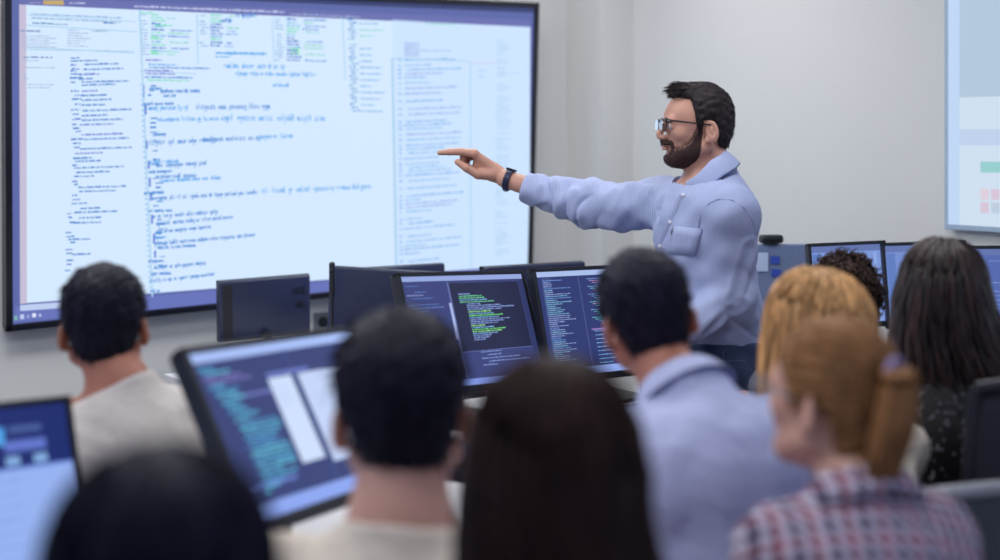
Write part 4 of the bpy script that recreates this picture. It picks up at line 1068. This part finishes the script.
# pointing hand: index out, others curled, thumb folded below
hd_ = P(470, 160, 4.40)-wrR; hd_ /= np.linalg.norm(hd_)
def pointing():
    """right hand seen from its thumb side; Y grows away from the camera, so finger 0 (index) is nearest"""
    w = wrR
    def K(px, py, dy): return P(px, py, 4.40+dy)
    it = [(cone(w, K(494, 172, 0), .026, .026), 0)]
    kn = [K(474.5, 153.5, -.030), K(473.5, 152.8, -.010), K(474.5, 153.6, .010), K(476.5, 155.5, .028)]
    for i in range(4):
        it.append((cone(K(497, 173, -.012+.009*i), kn[i], .0185, .0125), .014))
    it.append((cone(K(492, 173, -.006), K(479, 165.5, -.004), .0245, .021), .016))
    it.append((chain([kn[0], K(461, 151.8, -.028), K(449.5, 152.0, -.026), K(439.5, 152.8, -.025)], [.0135, .0118, .0106, .0080], .003), .006))
    bend = [[(463.5, 153.5), (462.5, 163.5), (470, 167.5)], [(464, 155), (463.5, 165.5), (471, 169)], [(467, 158), (466, 168), (472, 171)]]
    for i in (1, 2, 3):
        dy = (-.008, .012, .030)[i-1]
        it.append((chain([kn[i]]+[K(a_, b_, dy) for a_, b_ in bend[i-1]], [.0125, .0115, .0105, .0088], .003), .004))
    it.append((chain([K(491, 175, -.022), K(478, 174.5, -.036), K(466.5, 168, -.040), K(457.5, 162.0, -.036)], [.0180, .0150, .0128, .0100], .004), .010))
    return union(*it)
handR = pointing()
handL = hand_fn(wrL, (wrL-elL)*np.array([1, 1, .6]), up, -rB if False else fB, 1.0, (40, 45, 48, 50))
headP = framed(HEAD, HP, HPR, ps)
bodyP = union((headP, 0), (neckP, .018), (torsoP, .03), (armR, .04), (armL, .04), (foreR, .02), (foreL, .02), (handR, .008), (handL, .01), (legP[0], .05), (legP[1], .05), (footP[0], .02), (footP[1], .02))
pts = np.array([HP, hipP, *anP, P(437, 153, 4.4), wrL, shL])
lo = pts.min(0)-.2; hi = pts.max(0)+.2; lo[2] = 0
Vb_, Qb_ = nets(bodyP, lo, hi, .0031, 24, .03)
link('body', Vb_, Qb_, SKIN_P, pr_root, True, PL)
# shirt
cuff = P(524.5, 187, 4.37)
slvR = chain([shR, P(628, 207, 4.24), P(590, 204, 4.31), P(560, 197, 4.35), P(515, 184, 4.37)], [.070, .066, .066, .054, .040], .03)
creases = []
def seg_crease(a, b, r): creases.append(cone(a, b, r, r*.5))
_dR = (elR-shR)/np.linalg.norm(elR-shR)
# hanging folds of the raised sleeve and the pull lines over the chest
for (x0, y0, x1, y1, Y, rr_) in [(640, 186, 622, 224, 4.16, .010), (612, 190, 596, 226, 4.22, .010), (590, 192, 572, 222, 4.24, .009), (566, 188, 556, 212, 4.30, .008), (545, 184, 538, 204, 4.34, .007),
                               (655, 195, 672, 250, 4.05, .010), (690, 230, 676, 275, 3.86, .010), (700, 196, 692, 240, 3.82, .011), (752, 250, 735, 300, 3.84, .010), (744, 306, 700, 334, 3.84, .007), (722, 240, 708, 300, 3.78, .005)]:
    Yd = Y-.055
    seg_crease(P(x0, y0, Yd), P(x1, y1, Yd), rr_)
TOR = union((torsoP, 0), (armR, .045), (armL, .05))
def taper_sleeve(p):
    d = union((foreR, 0))(p)
    return d
_ax = np.array([-.93, .20, .30], np.float32)
def fold(p, sl):
    """sharp-bottomed folds: across the raised sleeve, and slanting down the hanging sleeve and the side of the body"""
    u = p@_ax; v_ = p[:, 2]
    a1 = 1-np.abs(np.sin(u*34+v_*16+2.2*wob(p, (16, 16, 20), 4, 3)))
    m1 = np.clip(.5+.9*wob(p, (26, 26, 34), 4, 6), 0, 1)
    w2 = p[:, 0]*.6+p[:, 1]*.4
    a2 = 1-np.abs(np.sin(w2*30+v_*24+2.6*wob(p, (9, 9, 12), 4, 1)))
    m2 = np.clip(.25+.9*wob(p, (15, 15, 12), 4, 9), 0, 1)*np.clip((1.42-v_)/.12, .25, 1)
    return .0095*sl*m1*a1**2.2+.0070*(1-sl)*m2*a2**2.5
def shirtP(p):
    d = TOR(p)
    d = smin(d, foreL(p), .02); d = smin(d, slvR(p)+.012, .03)
    yy_ = p[:, 2]
    blouse = .012+.014*np.clip((1.20-yy_)/.18, 0, 1)*np.clip((yy_-1.0)/.06, 0, 1)
    arm_ = np.clip(((elR[0]+.10)-p[:, 0])/.1, 0, 1)
    d = d-blouse-.006*arm_
    sl = np.clip(((shR[0]-.02)-p[:, 0])/.06, 0, 1)      # the raised sleeve wrinkles across the arm
    d = d-.0035*wob(p, (46, 46, 40), 4, 2)-.0035*sl*wob(p, (85, 60, 26), 4, 5)+fold(p, sl)-.003*np.clip((1.25-yy_)/.2, 0, 1)*wob(p, (60, 60, 40), 4, 7)
    for c_ in creases: d = smax(d, -(c_(p)), .012)*1.0 if False else d+0
    for i_, c_ in enumerate(creases):
        e = c_(p); d = d+.0048*np.exp(-(np.clip(e+.004, 0, 1)/.010)**2)-.003*np.exp(-((e-.018)/.010)**2)
    nd_ = (HP-NP)/np.linalg.norm(HP-NP)
    vn = up*.85-fB*-.50; vn = vn/np.linalg.norm(vn)
    ncut = (p-(NP+up*.016).astype(np.float32))@vn.astype(np.float32)
    d = np.where(np.linalg.norm(p[:, :2]-NP[:2].astype(np.float32), axis=1) < .11, smax(d, ncut, .006), d)
    dr = (wrR-elR); dr /= np.linalg.norm(dr)
    d = np.where(p[:, 0] < shR[0]-.1, smax(d, (p-cuff.astype(np.float32))@dr.astype(np.float32), .003), d)
    drl = (wrL-elL); drl /= np.linalg.norm(drl); cl = elL+(wrL-elL)*.9
    near = (np.linalg.norm(p-wrL.astype(np.float32), axis=1) < .12)
    d = np.where(near, smax(d, (p-cl.astype(np.float32))@drl.astype(np.float32), .003), d)
    d = np.maximum(d, 1.003+.012*np.sin(p[:, 0]*38)-p[:, 2])
    return d*.8
lo2 = np.array([cuff[0]-.06, 3.6, .96]); hi2 = np.array([shL[0]+.16, 4.55, NP[2]+.08])
Vs_, Qs_ = nets(shirtP, lo2, hi2, .0042, 20, .03)
shirt_o = link('dress_shirt', Vs_, Qs_, C_PRES, pr_root, True, PL)
pnP = dict(root=pr_root, loc=PL, H=HP, HR=HPR, s=ps, N=NP+up*.004, f=(fB*.5+HPR[:, 1]*.5), r=-rB, up=up, nd=None)
pnP['f'][2] = 0; pnP['f'] /= np.linalg.norm(pnP['f']); pnP['nd'] = (up*.90+pnP['f']*.40)/np.linalg.norm(up*.90+pnP['f']*.40); pnP['N'] = P(706, 172.5, 3.985)
collar(pnP, C_PRES, h=.032, r0=.068, spread=.026, drop=.046, gap=10)
# placket, buttons and chest pocket laid onto the front of the shirt
def front_pt(px, py):
    """first hit of the shirt front looking along the view line"""
    Ys = np.linspace(3.6, 4.3, 500); pp = np.stack([P(px, py, y) for y in Ys]).astype(np.float32); d = shirtP(pp)
    k = np.argmax(d < 0); return pp[k].astype(float) if d[k] < 0 else P(px, py, 3.95)
pk = [front_pt(x, y)-np.array([.001, .003, 0]) for x, y in ((689, 184), (683, 195), (676, 210), (670, 222), (665, 234), (660, 246))]
mb = MB(); mb.tube(pk, .010, 8, flat=.22); mb.v = [tuple(np.array(v)-np.array(PL)) for v in mb.v]; mb.build('placket', C_PRES, shirt_o, True)
BTN = mat('white_button', (225, 226, 235), .3, noise=(40, .03))
for q_ in (1, 3, 5):
    mb = MB(); mb.ball(pk[q_]-np.array([.0, .006, 0]), (.0055, .002, .0055), 8); mb.v = [tuple(np.array(v)-np.array(PL)) for v in mb.v]; mb.build('button', BTN, shirt_o, True)
grid = [[front_pt(675+9*i+j*(-2), 226+3*i*.3+j*9)-np.array([.001, .004, 0]) for i in range(4)] for j in range(4)]
Vp = [v for row in grid for v in row]; Fp = [(j*4+i, j*4+i+1, (j+1)*4+i+1, (j+1)*4+i) for j in range(3) for i in range(3)]
po = link('pocket', Vp, Fp, C_PRES, shirt_o, True, PL); md = po.modifiers.new('s', 'SOLIDIFY'); md.thickness = .003
mb = MB(); mb.tube([front_pt(673, 238)-np.array([0, .006, 0]), front_pt(671, 232)-np.array([0, .008, 0]), front_pt(674, 227)-np.array([0, .006, 0])], .003, 8); mb.v = [tuple(np.array(v)-np.array(PL)) for v in mb.v]
mb.build('pocket_pen', CHROME, shirt_o, True)
# seams: shoulder seam ring of the near sleeve
ring = []
sd = (elL-shL)/np.linalg.norm(elL-shL)
for (x, y) in ((697, 232), (700, 216), (708, 204), (718, 199), (732, 200), (744, 208), (753, 222), (757, 234)): ring.append(front_pt(x, y)-np.array([-.0005, .0022, -.0008]))
mb = MB(); mb.tube(ring, .0016, 6); mb.v = [tuple(np.array(v)-np.array(PL)) for v in mb.v]; mb.build('sleeve_seam', C_PRES, shirt_o, True)
# jeans, belt loop, shoes
pantsf = union((legP[0], 0), (legP[1], .04), (ell(hipP, (.160, .115, .13), RBp), .05), (ell(waP-up*.10, (.145, .108, .12), RBp), .04))
def jeansP(p):
    d = pantsf(p)-.011-.003*wob(p, (60, 60, 90), 4, 6)
    return np.maximum(np.maximum(d, .07-p[:, 2]), p[:, 2]-1.035)*.85
Vj, Qj = nets(jeansP, lo, hi, .007, 18, .03)
jo = link('jeans', Vj, Qj, JEANS, pr_root, True, PL)
def jf(px, py):
    Ys = np.linspace(3.6, 4.3, 500); pp = np.stack([P(px, py, y) for y in Ys]).astype(np.float32); d = jeansP(pp)
    k = np.argmax(d < 0); return pp[k].astype(float)
STITCH = mat('denim_seam', (58, 76, 112), .8, noise=(80, .1))
mb = MB(); mb.tube([jf(723, 350)+np.array([0, -.004, 0]), jf(723.5, 364)+np.array([0, -.004, 0])], .006, 8, flat=.5); mb.v = [tuple(np.array(v)-np.array(PL)) for v in mb.v]; mb.build('belt_loop', STITCH, jo, True)
mb = MB(); mb.tube([jf(x, 362-(x-700)*.03) for x in range(702, 748, 4)], .0022, 6); mb.v = [tuple(np.array(v)-np.array(PL)) for v in mb.v]; mb.build('waistband_seam', STITCH, jo, True)
for i_ in (0, 1):
    Vf, Qf = nets(lambda p: np.maximum(footP[i_](p)-.010, .004-p[:, 2]), anP[i_]-.25, anP[i_]+.25, .009, 14, .03); link('shoe', Vf, Qf, BLACK, pr_root, True, PL)
# watch
wd = (wrR-elR)/np.linalg.norm(wrR-elR); wc = wrR-wd*.012; wu = np.cross(wd, [0, 1., 0]); wu /= np.linalg.norm(wu); wv_ = np.cross(wd, wu)
mb = MB(); th_ = np.linspace(0, 2*math.pi, 29)
for off in (-.006, 0, .006): mb.tube([wc+wd*off+(wu*math.cos(t_)+wv_*math.sin(t_))*.0315 for t_ in th_], .0042, 8, cap=False)
mb.v = [tuple(np.array(v)-np.array(PL)) for v in mb.v]; wo = mb.build('wristwatch', mat('navy_strap', (30, 36, 70), .4, noise=(60, .05)), pr_root, True)
wtop = wu if wu[2] > 0 else -wu
Mw = Matrix(np.stack([wd, np.cross(wtop, wd), wtop], 1)).to_4x4()
mb = MB(); mb.box(wc+wtop*.034, (.030, .032, .008), .003, Mw); mb.v = [tuple(np.array(v)-np.array(PL)) for v in mb.v]; mb.build('watch_case', BLACKG, wo, True)
mb = MB(); mb.box(wc-wtop*.035, (.012, .020, .006), .002, Mw); mb.v = [tuple(np.array(v)-np.array(PL)) for v in mb.v]; mb.build('clasp', CHROME, wo, True)
# head details
eyes(pnP); glasses(pnP, BLACKG, .003)
f_ = hair_short(seed=3, top=.0095, side=.0045, quiff=.008, nape=-.034)
V_, Q_ = nets(f_, (-.13, -.15, -.12), (.13, .17, .22), .003)
t_ = tufts(f_, V_, Q_, 6500, .013, .0012, 5, flow=(0, -.3, -.4), lift=.10, crown=(0, -.02, .15))
# forward quiff locks at the hairline
rr = np.random.RandomState(2); n_ = 260; K_ = 7; tt = np.linspace(0, 1, K_)
st = np.stack([rr.uniform(-.05, .05, n_), rr.uniform(.06, .098, n_), rr.uniform(.118, .138, n_)], 1)
st[:, 2] = .05+.100*np.sqrt(np.clip(1-(st[:, 0]/.09)**2-((st[:, 1]-.02)/.115)**2, .02, 1))
dirf = np.stack([rr.randn(n_)*.35, .75+rr.rand(n_)*.4, .35+rr.rand(n_)*.3], 1)
Lq = st[:, None]+dirf[:, None]*(.020*(.5+rr.rand(n_)))[:, None, None]*tt[None, :, None]; Lq[..., 2] -= .012*(tt**2)[None]
q2_ = tubes_np(Lq, np.full((n_, K_), .0024)*(1-.85*tt)[None], 3)
V_, Q_ = joinm([(V_, Q_), t_, q2_])
link('hair', world(V_, HP, HPR, ps), Q_, H_PRES, pr_root, True, PL)
# beard: a thin shell over jaw, chin and lip
def beardf(q):
    x, y, z = np.abs(q[:, 0]), q[:, 1], q[:, 2]
    d = HEAD(q)
    # upper border from the sideburn down the cheek to the mouth
    zl = np.interp(y, [.0, .028, .040, .054, .075, .095, .108, .13], [.030, .030, .004, -.026, -.042, -.048, -.058, -.060])
    m_ = np.clip((zl-z)/.010, -1, 1)
    back = np.clip((y-.024-np.clip(-z-.0, 0, .06)*.10)/.006, -1, 1)
    m_ = np.minimum(m_, back); m_ = np.minimum(m_, np.clip((z+.100)/.01, -1, 1))
    mus = np.minimum(np.clip((z+.0325)/.003, -1, 1), np.clip((-.0185-z)/.004, -1, 1)); mus = np.minimum(mus, np.clip((.030-x)/.006, -1, 1)); mus = np.minimum(mus, np.clip((y-.09)/.005, -1, 1))
    gt = np.minimum(np.clip((.036-x)/.005, -1, 1)*np.clip((x-.029)/.003+1, -1, 1), np.minimum(np.clip((-.022-z)/.004, -1, 1), np.clip((z+.06)/.004, -1, 1))); gt = np.where((x > .026) & (y > .08), gt, -1)
    m_ = np.maximum(np.maximum(m_, mus), gt)
    t = np.where(m_ > 0, .0028*np.sqrt(np.clip(m_, 0, 1))+.0006*wob(q, (700, 700, 700), 4, 1), m_*.008)
    return (d-t)*.8
Vb2, Qb2 = nets(beardf, (-.1, -.02, -.12), (.1, .16, .06), .0022)
tb_ = tufts(beardf, Vb2, Qb2, 4200, .0065, .0007, 9, flow=(0, .1, -1), lift=.3, crown=(0, .05, .05), K=3)
def fringe():
    zl = np.interp(Vb2[:, 1], [.0, .028, .040, .054, .075, .095, .108, .13], [.030, .030, .004, -.026, -.042, -.048, -.058, -.060])
    e = Vb2[(np.abs(zl-Vb2[:, 2]) < .004) & (np.abs(Vb2[:, 0]) > .02)]; r_ = np.random.RandomState(3)
    c = e[r_.randint(0, len(e), 1500)]; c = c+np.array([0, 0, 1])*(r_.rand(len(c), 1)**1.6*.013)+np.array([0, 1, 0])*(r_.rand(len(c), 1)**1.5*.006)
    for _ in range(4): c = c-normals_of(HEAD, c)*HEAD(c.astype(np.float32))[:, None]
    t = np.linspace(0, 1, 3); d = np.array([0, .15, -1])+r_.randn(len(c), 3)*.25; d -= (d*normals_of(HEAD, c)).sum(1)[:, None]*normals_of(HEAD, c)*.85
    L = c[:, None]+d[:, None]*.0052*t[None, :, None]
    return tubes_np(L, np.full((len(c), 3), .00050)*(1-.6*t)[None], 3)
Vb2, Qb2 = joinm([(Vb2, Qb2), tb_, fringe()])
link('beard', world(Vb2, HP, HPR, ps), Qb2, hairmat('dark_beard', (56, 40, 40), .3, .4, .6), pr_root, True, PL)
mb = MB()
for s_ in (-1, 1): mb.tube([(s_*.014, .119, .036), (s_*.030, .1205, .0415), (s_*.048, .108, .037)], [.0034, .0036, .0018], 8, flat=.8)
put(mb, pnP, 'eyebrows', H_PRES)
mb = MB(); mb.tube([(-.021, .1085, -.0365), (-.008, .1215, -.0340), (0, .1220, -.0350), (.008, .1215, -.0340), (.021, .1085, -.0365)], [.001, .0034, .0034, .0034, .001], 8); mb.tube([(-.018, .109, -.040), (0, .1195, -.0425), (.018, .109, -.040)], [.001, .0042, .001], 8)
put(mb, pnP, 'lips', LIP)

# ------------------------------------------------------------------ chairs
MESHF = mat('dark_mesh_fabric', (40, 42, 52), .8, noise=(200, .2), bump=(500, .5))
GREYF = mat('grey_seat_fabric', (74, 78, 88), .85, noise=(150, .12), bump=(400, .3))
PALEP = mat('pale_grey_plastic', (150, 152, 160), .45, noise=(30, .04))
BLUEF = mat('royal_blue_fabric', (44, 62, 160), .8, noise=(120, .1))
def chair(loc, yaw, label, top=.95, fabric=GREYF, frame=PALEP, group=None, wid=.44, rail=True, cable=False, seatz=.46):
    t = empty('office_chair', (loc[0], loc[1], 0), (0, 0, math.radians(yaw)), label, 'chair', 'office chairs in the classroom')   # the sitter faces +y
    mb = MB(); mb.box((0, .03, seatz), (wid+.02, .44, .07), .03, seg=4); mb.build('seat', fabric, t, True)
    # curved backrest
    V, Fc = [], []; nx, nz = 14, 12; z0 = seatz+.10
    for k in range(2):
        for j in range(nz+1):
            for i in range(nx+1):
                u = i/nx*2-1; v = j/nz; wv = wid/2*(1-.10*v**2-.10*(1-v)**3)
                yb = -.225-.07*v-.02*math.sin(v*math.pi)+.055*u*u
                V.append((u*wv, yb-(.012 if k else 0), z0+(top-z0)*v-.018*u*u*(v > .9)))
    n1 = (nx+1)*(nz+1)
    for j in range(nz):
        for i in range(nx):
            a_ = j*(nx+1)+i; Fc += [(a_, a_+1, a_+nx+2, a_+nx+1), (n1+a_, n1+a_+nx+1, n1+a_+nx+2, n1+a_+1)]
    for i in range(nx): Fc += [(i, n1+i, n1+i+1, i+1), (nz*(nx+1)+i, nz*(nx+1)+i+1, n1+nz*(nx+1)+i+1, n1+nz*(nx+1)+i)]
    for j in range(nz): Fc += [(j*(nx+1), (j+1)*(nx+1), n1+(j+1)*(nx+1), n1+j*(nx+1)), (j*(nx+1)+nx, n1+j*(nx+1)+nx, n1+(j+1)*(nx+1)+nx, (j+1)*(nx+1)+nx)]
    bk = link('backrest', V, Fc, fabric, t, True)
    if rail:
        mb = MB(); pts_ = []
        for i in range(nx+1):
            u = i/nx*2-1; pts_.append((u*wid/2*.9, -.305+.055*u*u, top-.018*u*u+.004))
        mb.tube(pts_, .014, 10)
        for s_ in (-1, 1):
            mb.tube([(s_*wid/2*.9, -.25, top-.014)]+[(s_*wid/2*(1-.10*v**2-.10*(1-v)**3), -.175-.07*v-.02*math.sin(v*math.pi), z0+(top-z0)*v) for v in (.9, .7, .5, .3, .1)], .012, 8)
        mb.build('back_frame', frame, t, True)
    mb = MB(); mb.tube([(0, -.30, z0+.22), (0, -.30, z0), (0, -.22, seatz-.05), (0, 0, seatz-.055)], .02, 10); mb.build('back_support', frame, t, True)
    for s_ in (-1, 1):
        mb = MB(); mb.tube([(s_*.24, -.10, seatz-.02), (s_*.27, -.10, seatz+.10), (s_*.27, -.06, seatz+.19)], .013, 8); mb.box((s_*.27, .0, seatz+.20), (.06, .22, .025), .01); mb.build('armrest', frame, t, True)
    mb = MB(); mb.cyl((0, 0, .09), (0, 0, seatz-.03), .026, n=16); mb.build('gas_lift', BLACK, t, True)
    mb = MB()
    for i in range(5):
        a_ = i*2*math.pi/5+.3; mb.tube([(0, 0, .105), (.28*math.cos(a_), .28*math.sin(a_), .070)], [.028, .016], 8)
    mb.build('star_base', frame, t, True)
    for i in range(5):
        a_ = i*2*math.pi/5+.3; x_, y_ = .28*math.cos(a_), .28*math.sin(a_); b_ = a_+.9
        mb = MB(); mb.cyl((x_-.02*math.cos(b_), y_-.02*math.sin(b_), .028), (x_+.02*math.cos(b_), y_+.02*math.sin(b_), .028), .027, n=14); mb.build('caster', BLACK, t, True)
    return t
def chair_for(pn, label, yaw, **kw):
    c = pn['hip']; kw.setdefault('seatz', max(.40, c[2]-.165))
    b = math.radians(yaw); return chair((c[0]-math.sin(b)*.02, c[1]+math.cos(b)*.02), yaw, label, **kw)
chair_for(p7, 'pale-rimmed grey chair behind the blonde student', 20, top=1.0)
chair((1.0, 2.93), 22, 'tall black mesh chair behind the long dark-haired student, cut by right frame edge', top=1.15, fabric=MESHF, frame=BLACK, wid=.44, seatz=.50)
chair_for(p2, 'grey chair behind the white T-shirt student', 16, top=.90)
chair_for(p8, 'pale-framed chair behind the plaid shirt, bottom right', 12, top=.88)
chair_for(p6, 'grey chair under the blue-shirted student', 22, top=.78)
chair_for(p4, 'grey chair under the off-white T-shirt student', 6, top=.80)
chair_for(p5, 'grey chair under the long brown-haired student', 0, top=.80)
chair_for(p3, 'grey chair under the black-haired foreground student', 10, top=.80)
chair_for(p9, 'grey chair under the curly-haired student', 6, top=.80)
chair((P(762, 320, 4.38)[0]-.02, 4.38), 100, 'blue-backed chair between the presenter and the blonde head', top=1.12, fabric=BLUEF, frame=BLACK, wid=.36, seatz=.5)

# ------------------------------------------------------------------ small things
def keyboard(loc, yaw, z, label, m=BLACK, L=.42):
    t = empty('keyboard', (loc[0], loc[1], z), (0, 0, math.radians(yaw)), label, 'keyboard', 'black keyboards on the desks')
    mb = MB(); mb.box((0, 0, .009), (L, .14, .016), .004); mb.build('case', m, t)
    mb = MB()
    for j in range(5):
        for i in range(14): mb.box((-L/2+.022+i*(L-.04)/13.2, -.052+j*.026, .020), (.021, .020, .008), .002, seg=1)
    mb.build('keys', NAVYP, t); return t
def cable(pts, r, m, label):
    mb = MB(); P3 = np.array(pts, float); k = 24; t0 = np.linspace(0, len(P3)-1, k)
    q = np.stack([np.interp(t0, np.arange(len(P3)), P3[:, i]) for i in range(3)], 1)
    for _ in range(3): q[1:-1] = (q[:-2]+2*q[1:-1]+q[2:])/4
    mb.tube(q-q[0], r, 8); o = mb.build('cable', m, None, True); o.location = q[0]; return tag(o, label, 'cable')
kb = P(481, 450, 3.46); keyboard((kb[0]+.02, 3.50), 51, DZ, 'black keyboard on the white desk between the two blurred centre heads')
kb = P(628, 392, 4.3); keyboard((.30, 3.86), 37, DZ, 'black keyboard beside the blue-shirted student\'s left shoulder')
keyboard((.86, 4.82), 4, .82, 'black keyboard on the small desk behind the presenter', L=.30)
WHP = mat('white_plastic', (214, 216, 224), .4, noise=(30, .03))
cable([(-.30, 2.48, DZ+.006), (-.24, 2.42, DZ+.02), (-.20, 2.50, DZ+.006), (-.26, 2.60, DZ+.006), (-.16, 2.70, DZ+.006)], .0045, WHP, 'white cable looping on the desk under the near monitor')
cable([(-.36, 2.44, DZ+.006), (-.27, 2.46, DZ+.02), (-.25, 2.38, DZ+.006), (-.17, 2.46, DZ+.006)], .0055, BLACK, 'black cable on the desk under the near monitor')
cable([(.43, 4.10, DZ+.006), (.48, 4.06, DZ+.02), (.45, 3.98, DZ+.006), (.50, 3.94, DZ+.006)], .004, WHP, 'white cable beside the blue-shirted student\'s shoulder')
# partition with papers behind the presenter
pt = empty('desk_partition', (P(783, 300, 5.15)[0], 5.15, 0), (0, 0, 0), 'blurred blue-grey desk partition with papers, right of the presenter', 'partition')
mb = MB(); mb.box((0, 0, .61), (.42, .03, 1.22), .006); mb.build('panel', mat('blue_grey_felt', (118, 134, 172), .8, noise=(60, .06)), pt)
def note(x, z, w_, h_, m, label, nm='pinned_paper', rot=0):
    mb = MB(); mb.box((0, 0, 0), (w_, .002, h_), .0004, Matrix.Rotation(rot, 4, 'Y')); o = mb.build(nm, m); q = P(x, z, 5.13); o.location = q; tag(o, label, 'paper'); return o
note(756, 262, .09, .07, mat('pale_paper', (196, 212, 246), .7, noise=(40, .03)), 'large pale paper pinned to the partition beside the presenter')
note(775, 260, .034, .028, mat('blue_note', (56, 84, 190), .6, noise=(40, .04)), 'upper small blue note on the partition')
note(776, 273, .034, .028, MATS['blue_note'], 'lower small blue note on the partition', rot=.15)
# black bar-shaped speaker on top of the partition
tq0 = P(771, 239, 5.15)
sp = empty('speaker_bar', (tq0[0], 5.15, 1.22), (0, 0, math.radians(10)), 'small black bar-shaped device above the partition, right of the presenter\'s back', 'speaker')
mb = MB(); mb.box((0, 0, tq0[2]-1.22), (.085, .05, .032), .012, seg=3); mb.build('housing', BLACK, sp, True)
mb = MB(); mb.cyl((0, 0, .0), (0, 0, tq0[2]-1.22-.01), .010, n=12); mb.cyl((0, 0, .0), (0, 0, .008), .03, n=18); mb.build('stand', BLACK, sp, True)
# slim upright device beside the second monitor back
wq = P(332, 300, 4.75)
wc_ = empty('desk_webcam', (wq[0], 4.75, .80), (0, 0, 0), 'slim black upright device left of the glossy monitor back', 'webcam')
zt = P(332, 262, 4.75)[2]-.80
mb = MB(); mb.box((0, 0, zt-.06), (.020, .02, .12), .008, seg=3); mb.build('housing', BLACK, wc_, True)
mb = MB(); mb.cyl((0, 0, .004), (0, 0, zt-.10), .006, n=10); mb.cyl((0, 0, 0), (0, 0, .01), .035, n=20); mb.build('stand', BLACK, wc_, True)
mb = MB(); mb.ball((0, -.010, zt-.03), (.006, .004, .006), 8); mb.build('lens', BLACKG, wc_, True)
# papers on the right-hand desk
for i, (x, y, rz) in enumerate(((1.12, 4.40, .3), (1.34, 4.38, -.2))):
    mb = MB(); mb.box((0, 0, .0015), (.21, .28, .003), .0005); o = mb.build('paper_sheet', mat('white_paper', (226, 226, 228), .8, noise=(30, .02))); o.location = (x, y, .86); o.rotation_euler = (0, 0, rz)
    tag(o, ('white paper on the right desk below the leftmost blue monitor', 'white paper on the right desk by the dark-haired student')[i], 'paper')
